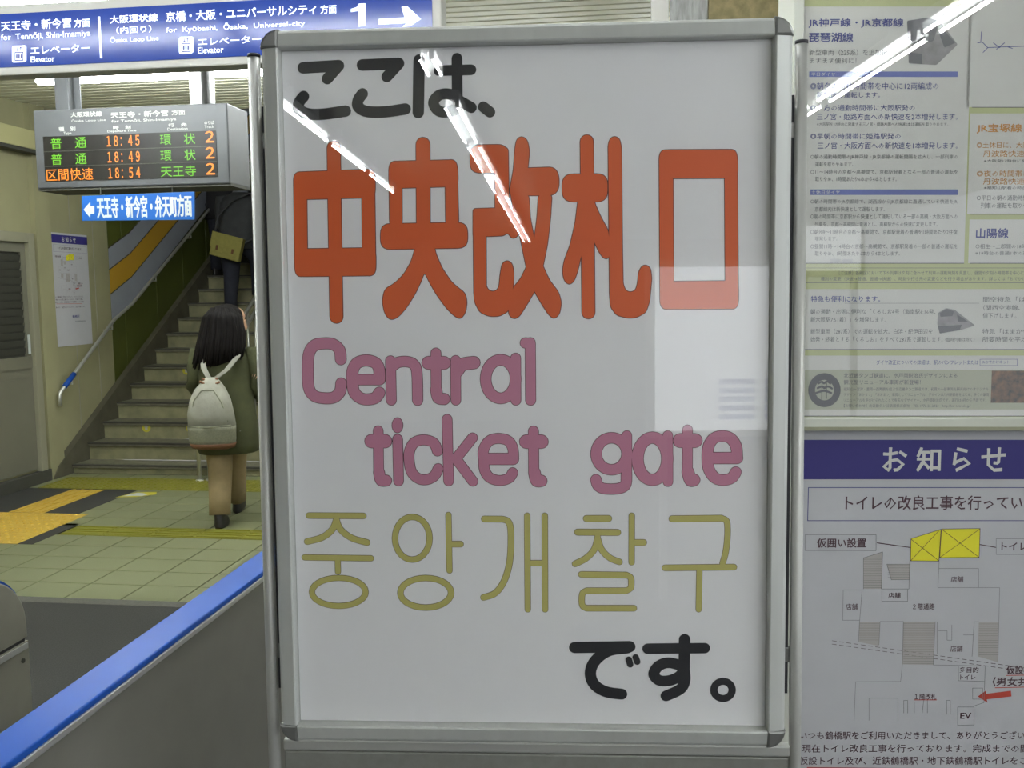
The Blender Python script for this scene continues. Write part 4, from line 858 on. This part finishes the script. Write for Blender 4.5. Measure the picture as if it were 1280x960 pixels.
MB().loft([(bx, -.17, .605, .11, .05), (bx, -.18, .62, .145, .08), (bx, -.19, .66, .152, .094), (bx, -.20, .73, .156, .098), (bx, -.205, .755, .157, .10)], 26, p=2.4).build('lower_pocket', M['packl'], bk, True)
MB().loft([(bx, -.165, .592, .10, .045), (bx, -.175, .605, .14, .078), (bx, -.185, .638, .153, .096)], 26, p=2.4).build('brown_base', M['packb'], bk, True)
b = MB(); b.tube([(bx-.115, -.27, .79), (bx-.09, -.29, .93), (bx-.04, -.275, 1.0), (bx+.04, -.275, 1.0), (bx+.09, -.29, .92), (bx+.12, -.27, .79)], .005, 6); b.tube([(bx-.14, -.265, .762), (bx, -.315, .758), (bx+.14, -.265, .762)], .006, 6); b.build('piping', M['packl'], bk, True)
MB().tube([(bx-.05, -.20, 1.07), (bx+.03, -.235, 1.03), (bx+.07, -.23, 1.05)], .009, 6).tube([(bx+.05, -.20, 1.07), (bx-.02, -.235, 1.035), (bx-.06, -.23, 1.055)], .009, 6).build('drawstring', M['packb'], bk, True)
def strap(pts, w_):
    b = MB(); rows = []
    for p in pts:
        p = Vector(p); rows.append([b.b.verts.new(p+Vector((-w_, 0, 0))), b.b.verts.new(p+Vector((w_, 0, 0))), b.b.verts.new(p+Vector((w_, -.008, .004))), b.b.verts.new(p+Vector((-w_, -.008, .004)))])
    b._skin(rows); b.build('shoulder_strap', M['pack'], bk)
strap([(bx, -.185, 1.05), (-.10, -.155, 1.13), (-.125, -.10, 1.215), (-.12, .0, 1.268), (-.12, .10, 1.19), (-.15, .16, 1.0), (-.165, .08, .80), (-.15, -.13, .70)], .018)
strap([(bx+.01, -.185, 1.05), (.05, -.17, 1.12), (.11, -.125, 1.20), (.135, -.02, 1.262), (.13, .10, 1.19), (.155, .16, 1.0), (.165, .08, .80), (.10, -.13, .70)], .018)
shoe(g, -.045, -.11, 0, M['shoe']); shoe(g, -.02, .34, .014, M['shoe'], pitch=R_(8))
# -- climber in charcoal jacket with khaki bag
kY = 8; zst = .08+RH*kY; yst = 7.7+RUN*kY+.13
xx = onY(296, 330, yst)[0]
p2 = thing('person', 'person in charcoal jacket with a khaki shoulder bag climbing the stairs', 'person', Matrix.Translation((xx, yst, zst)))
J2 = dict(pel=(-.02, .05, .86), waist=(-.01, .08, 1.0), chest=(0, .12, 1.2), neck=(0, .17, 1.36), headb=(0, .19, 1.41), ls=(-.18, .12, 1.29), le=(-.24, .16, 1.02), lw=(-.20, .33, .92), rs=(.18, .12, 1.29), re=(.25, .12, 1.03), rw=(.24, .30, .92), lh=(-.09, .05, .82), lk=(-.08, .03, .46), la=(-.08, -.02, .09), rh=(.09, .05, .82), rk=(.12, .28, .62), ra=(.12, .25, .245))
body(p2, J2, hh=.22)
tr = MB(); limb([(-.09, .05, .84), (-.085, .04, .6), (-.08, .03, .44), (-.08, -.01, .22), (-.08, -.02, .07)], [.12, .105, .085, .07, .066], mb=tr); limb([(.09, .05, .84), (.11, .18, .74), (.12, .28, .62), (.12, .27, .42), (.12, .25, .235)], [.12, .11, .09, .07, .062], mb=tr); tr.loft([(0, .05, .92, .15, .12), (0, .05, .76, .16, .13)], 18); tr.build('trousers', M['jeans'], p2, True)
MB().loft([(-.01, .03, .74, .185, .14), (-.01, .05, .84, .195, .15), (-.01, .07, .98, .185, .14), (0, .10, 1.12, .195, .135), (0, .12, 1.24, .205, .13), (0, .14, 1.31, .17, .11), (0, .165, 1.36, .085, .08)], 28, wob=.015, p=2.4).build('jacket', M['jacket'], p2, True)
MB().loft([(0, .16, 1.335, .10, .085), (0, .17, 1.37, .085, .075), (0, .18, 1.40, .08, .07)], 18).build('collar', M['collar'], p2, True)
sl = MB()
for jj, s in (('l', -1), ('r', 1)): limb([(s*.16, .12, 1.28), J2[jj+'s'], (s*.225, .14, 1.15), J2[jj+'e'], Vector(J2[jj+'e']).lerp(Vector(J2[jj+'w']), .6), J2[jj+'w']], [.065, .08, .072, .065, .056, .045], mb=sl)
sl.build('sleeves', M['jacket'], p2, True)
c = Vector(J2['headb'])+Vector((0, -.012, .135)); MB().ball(c, .10, .115, .10).ball(c+Vector((0, -.03, -.05)), .085, .085, .085).build('hair', M['hairb'], p2, True)
shoe(p2, -.08, .0, 0, M['shoeb']); shoe(p2, .12, .27, RH, M['shoeb'])
bg2 = thing('messenger_bag', 'khaki messenger bag hanging behind the charcoal jacket', 'bag', p2.matrix_world @ Matrix.Translation((-.03, -.155, .76)) @ Matrix.Rotation(R_(15), 4, 'Y'))
MB().box(-.17, .17, -.04, .04, -.13, .12, bev=.012).build('bag_body', M['bag'], bg2)
MB().prism([(-.175, .125), (.175, .125), (.175, -.035), (.06, -.075), (-.06, -.075), (-.175, -.035)], .042, .05, ax='y').xf(Matrix.Diagonal((1, -1, 1, 1))).build('flap', M['bag'], bg2)
for x in (-.09, .09): MB().box(x-.012, x+.012, -.056, -.05, -.06, -.01, bev=.002).build('buckle', M['packb'], bg2)
MB().tube([(-.17, 0, .08), (-.19, .05, .30), (-.10, .10, .48), (.05, .14, .605), (.17, .20, .62), (.20, .36, .48), (.22, .30, .2), (.17, .03, .08)], .012, 6).build('bag_strap', M['jacket'], bg2, True)
# -- climber in black further up
kY = 11; zst3 = .08+RH*kY; yst3 = 7.7+RUN*kY+.13; xx3 = onY(268, 300, yst3)[0]
p3 = thing('person', 'person dressed all in black higher up the stairs, mostly hidden', 'person', Matrix.Translation((xx3+.10, yst3, zst3)))
J3 = {k_: tuple(Vector(v)*.97) for k_, v in J2.items()}
body(p3, J3, hh=.215)
tr = MB(); limb([(-.09, .05, .84), (-.085, .04, .6), (-.08, .03, .44), (-.08, -.01, .22), (-.08, -.02, .07)], [.12, .1, .08, .07, .064], mb=tr); limb([(.09, .05, .84), (.11, .18, .72), (.115, .27, .60), (.115, .26, .42), (.115, .24, .23)], [.12, .11, .09, .07, .062], mb=tr); tr.loft([(0, .05, .9, .15, .12), (0, .05, .74, .16, .13)], 18); tr.build('trousers', M['jeans'], p3, True)
MB().loft([(-.01, .03, .66, .20, .15), (-.01, .05, .82, .19, .145), (-.01, .07, .95, .18, .14), (0, .10, 1.10, .19, .13), (0, .12, 1.2, .20, .125), (0, .14, 1.28, .16, .105), (0, .165, 1.33, .085, .08)], 28, wob=.02, p=2.4).build('coat', M['coatb'], p3, True)
sl = MB()
for jj, s in (('l', -1), ('r', 1)): limb([(s*.155, .12, 1.24), J3[jj+'s'], (s*.22, .14, 1.12), J3[jj+'e'], Vector(J3[jj+'e']).lerp(Vector(J3[jj+'w']), .6), J3[jj+'w']], [.065, .082, .075, .068, .058, .046], mb=sl)
sl.build('sleeves', M['coatb'], p3, True)
c = Vector(J3['headb'])+Vector((0, -.012, .13)); MB().ball(c, .10, .112, .10).ball(c+Vector((0, -.03, -.05)), .085, .085, .085).build('hair', M['hair'], p3, True)
shoe(p3, -.08, .0, 0, M['shoe']); shoe(p3, .115, .26, RH, M['shoe'])

flush_text()
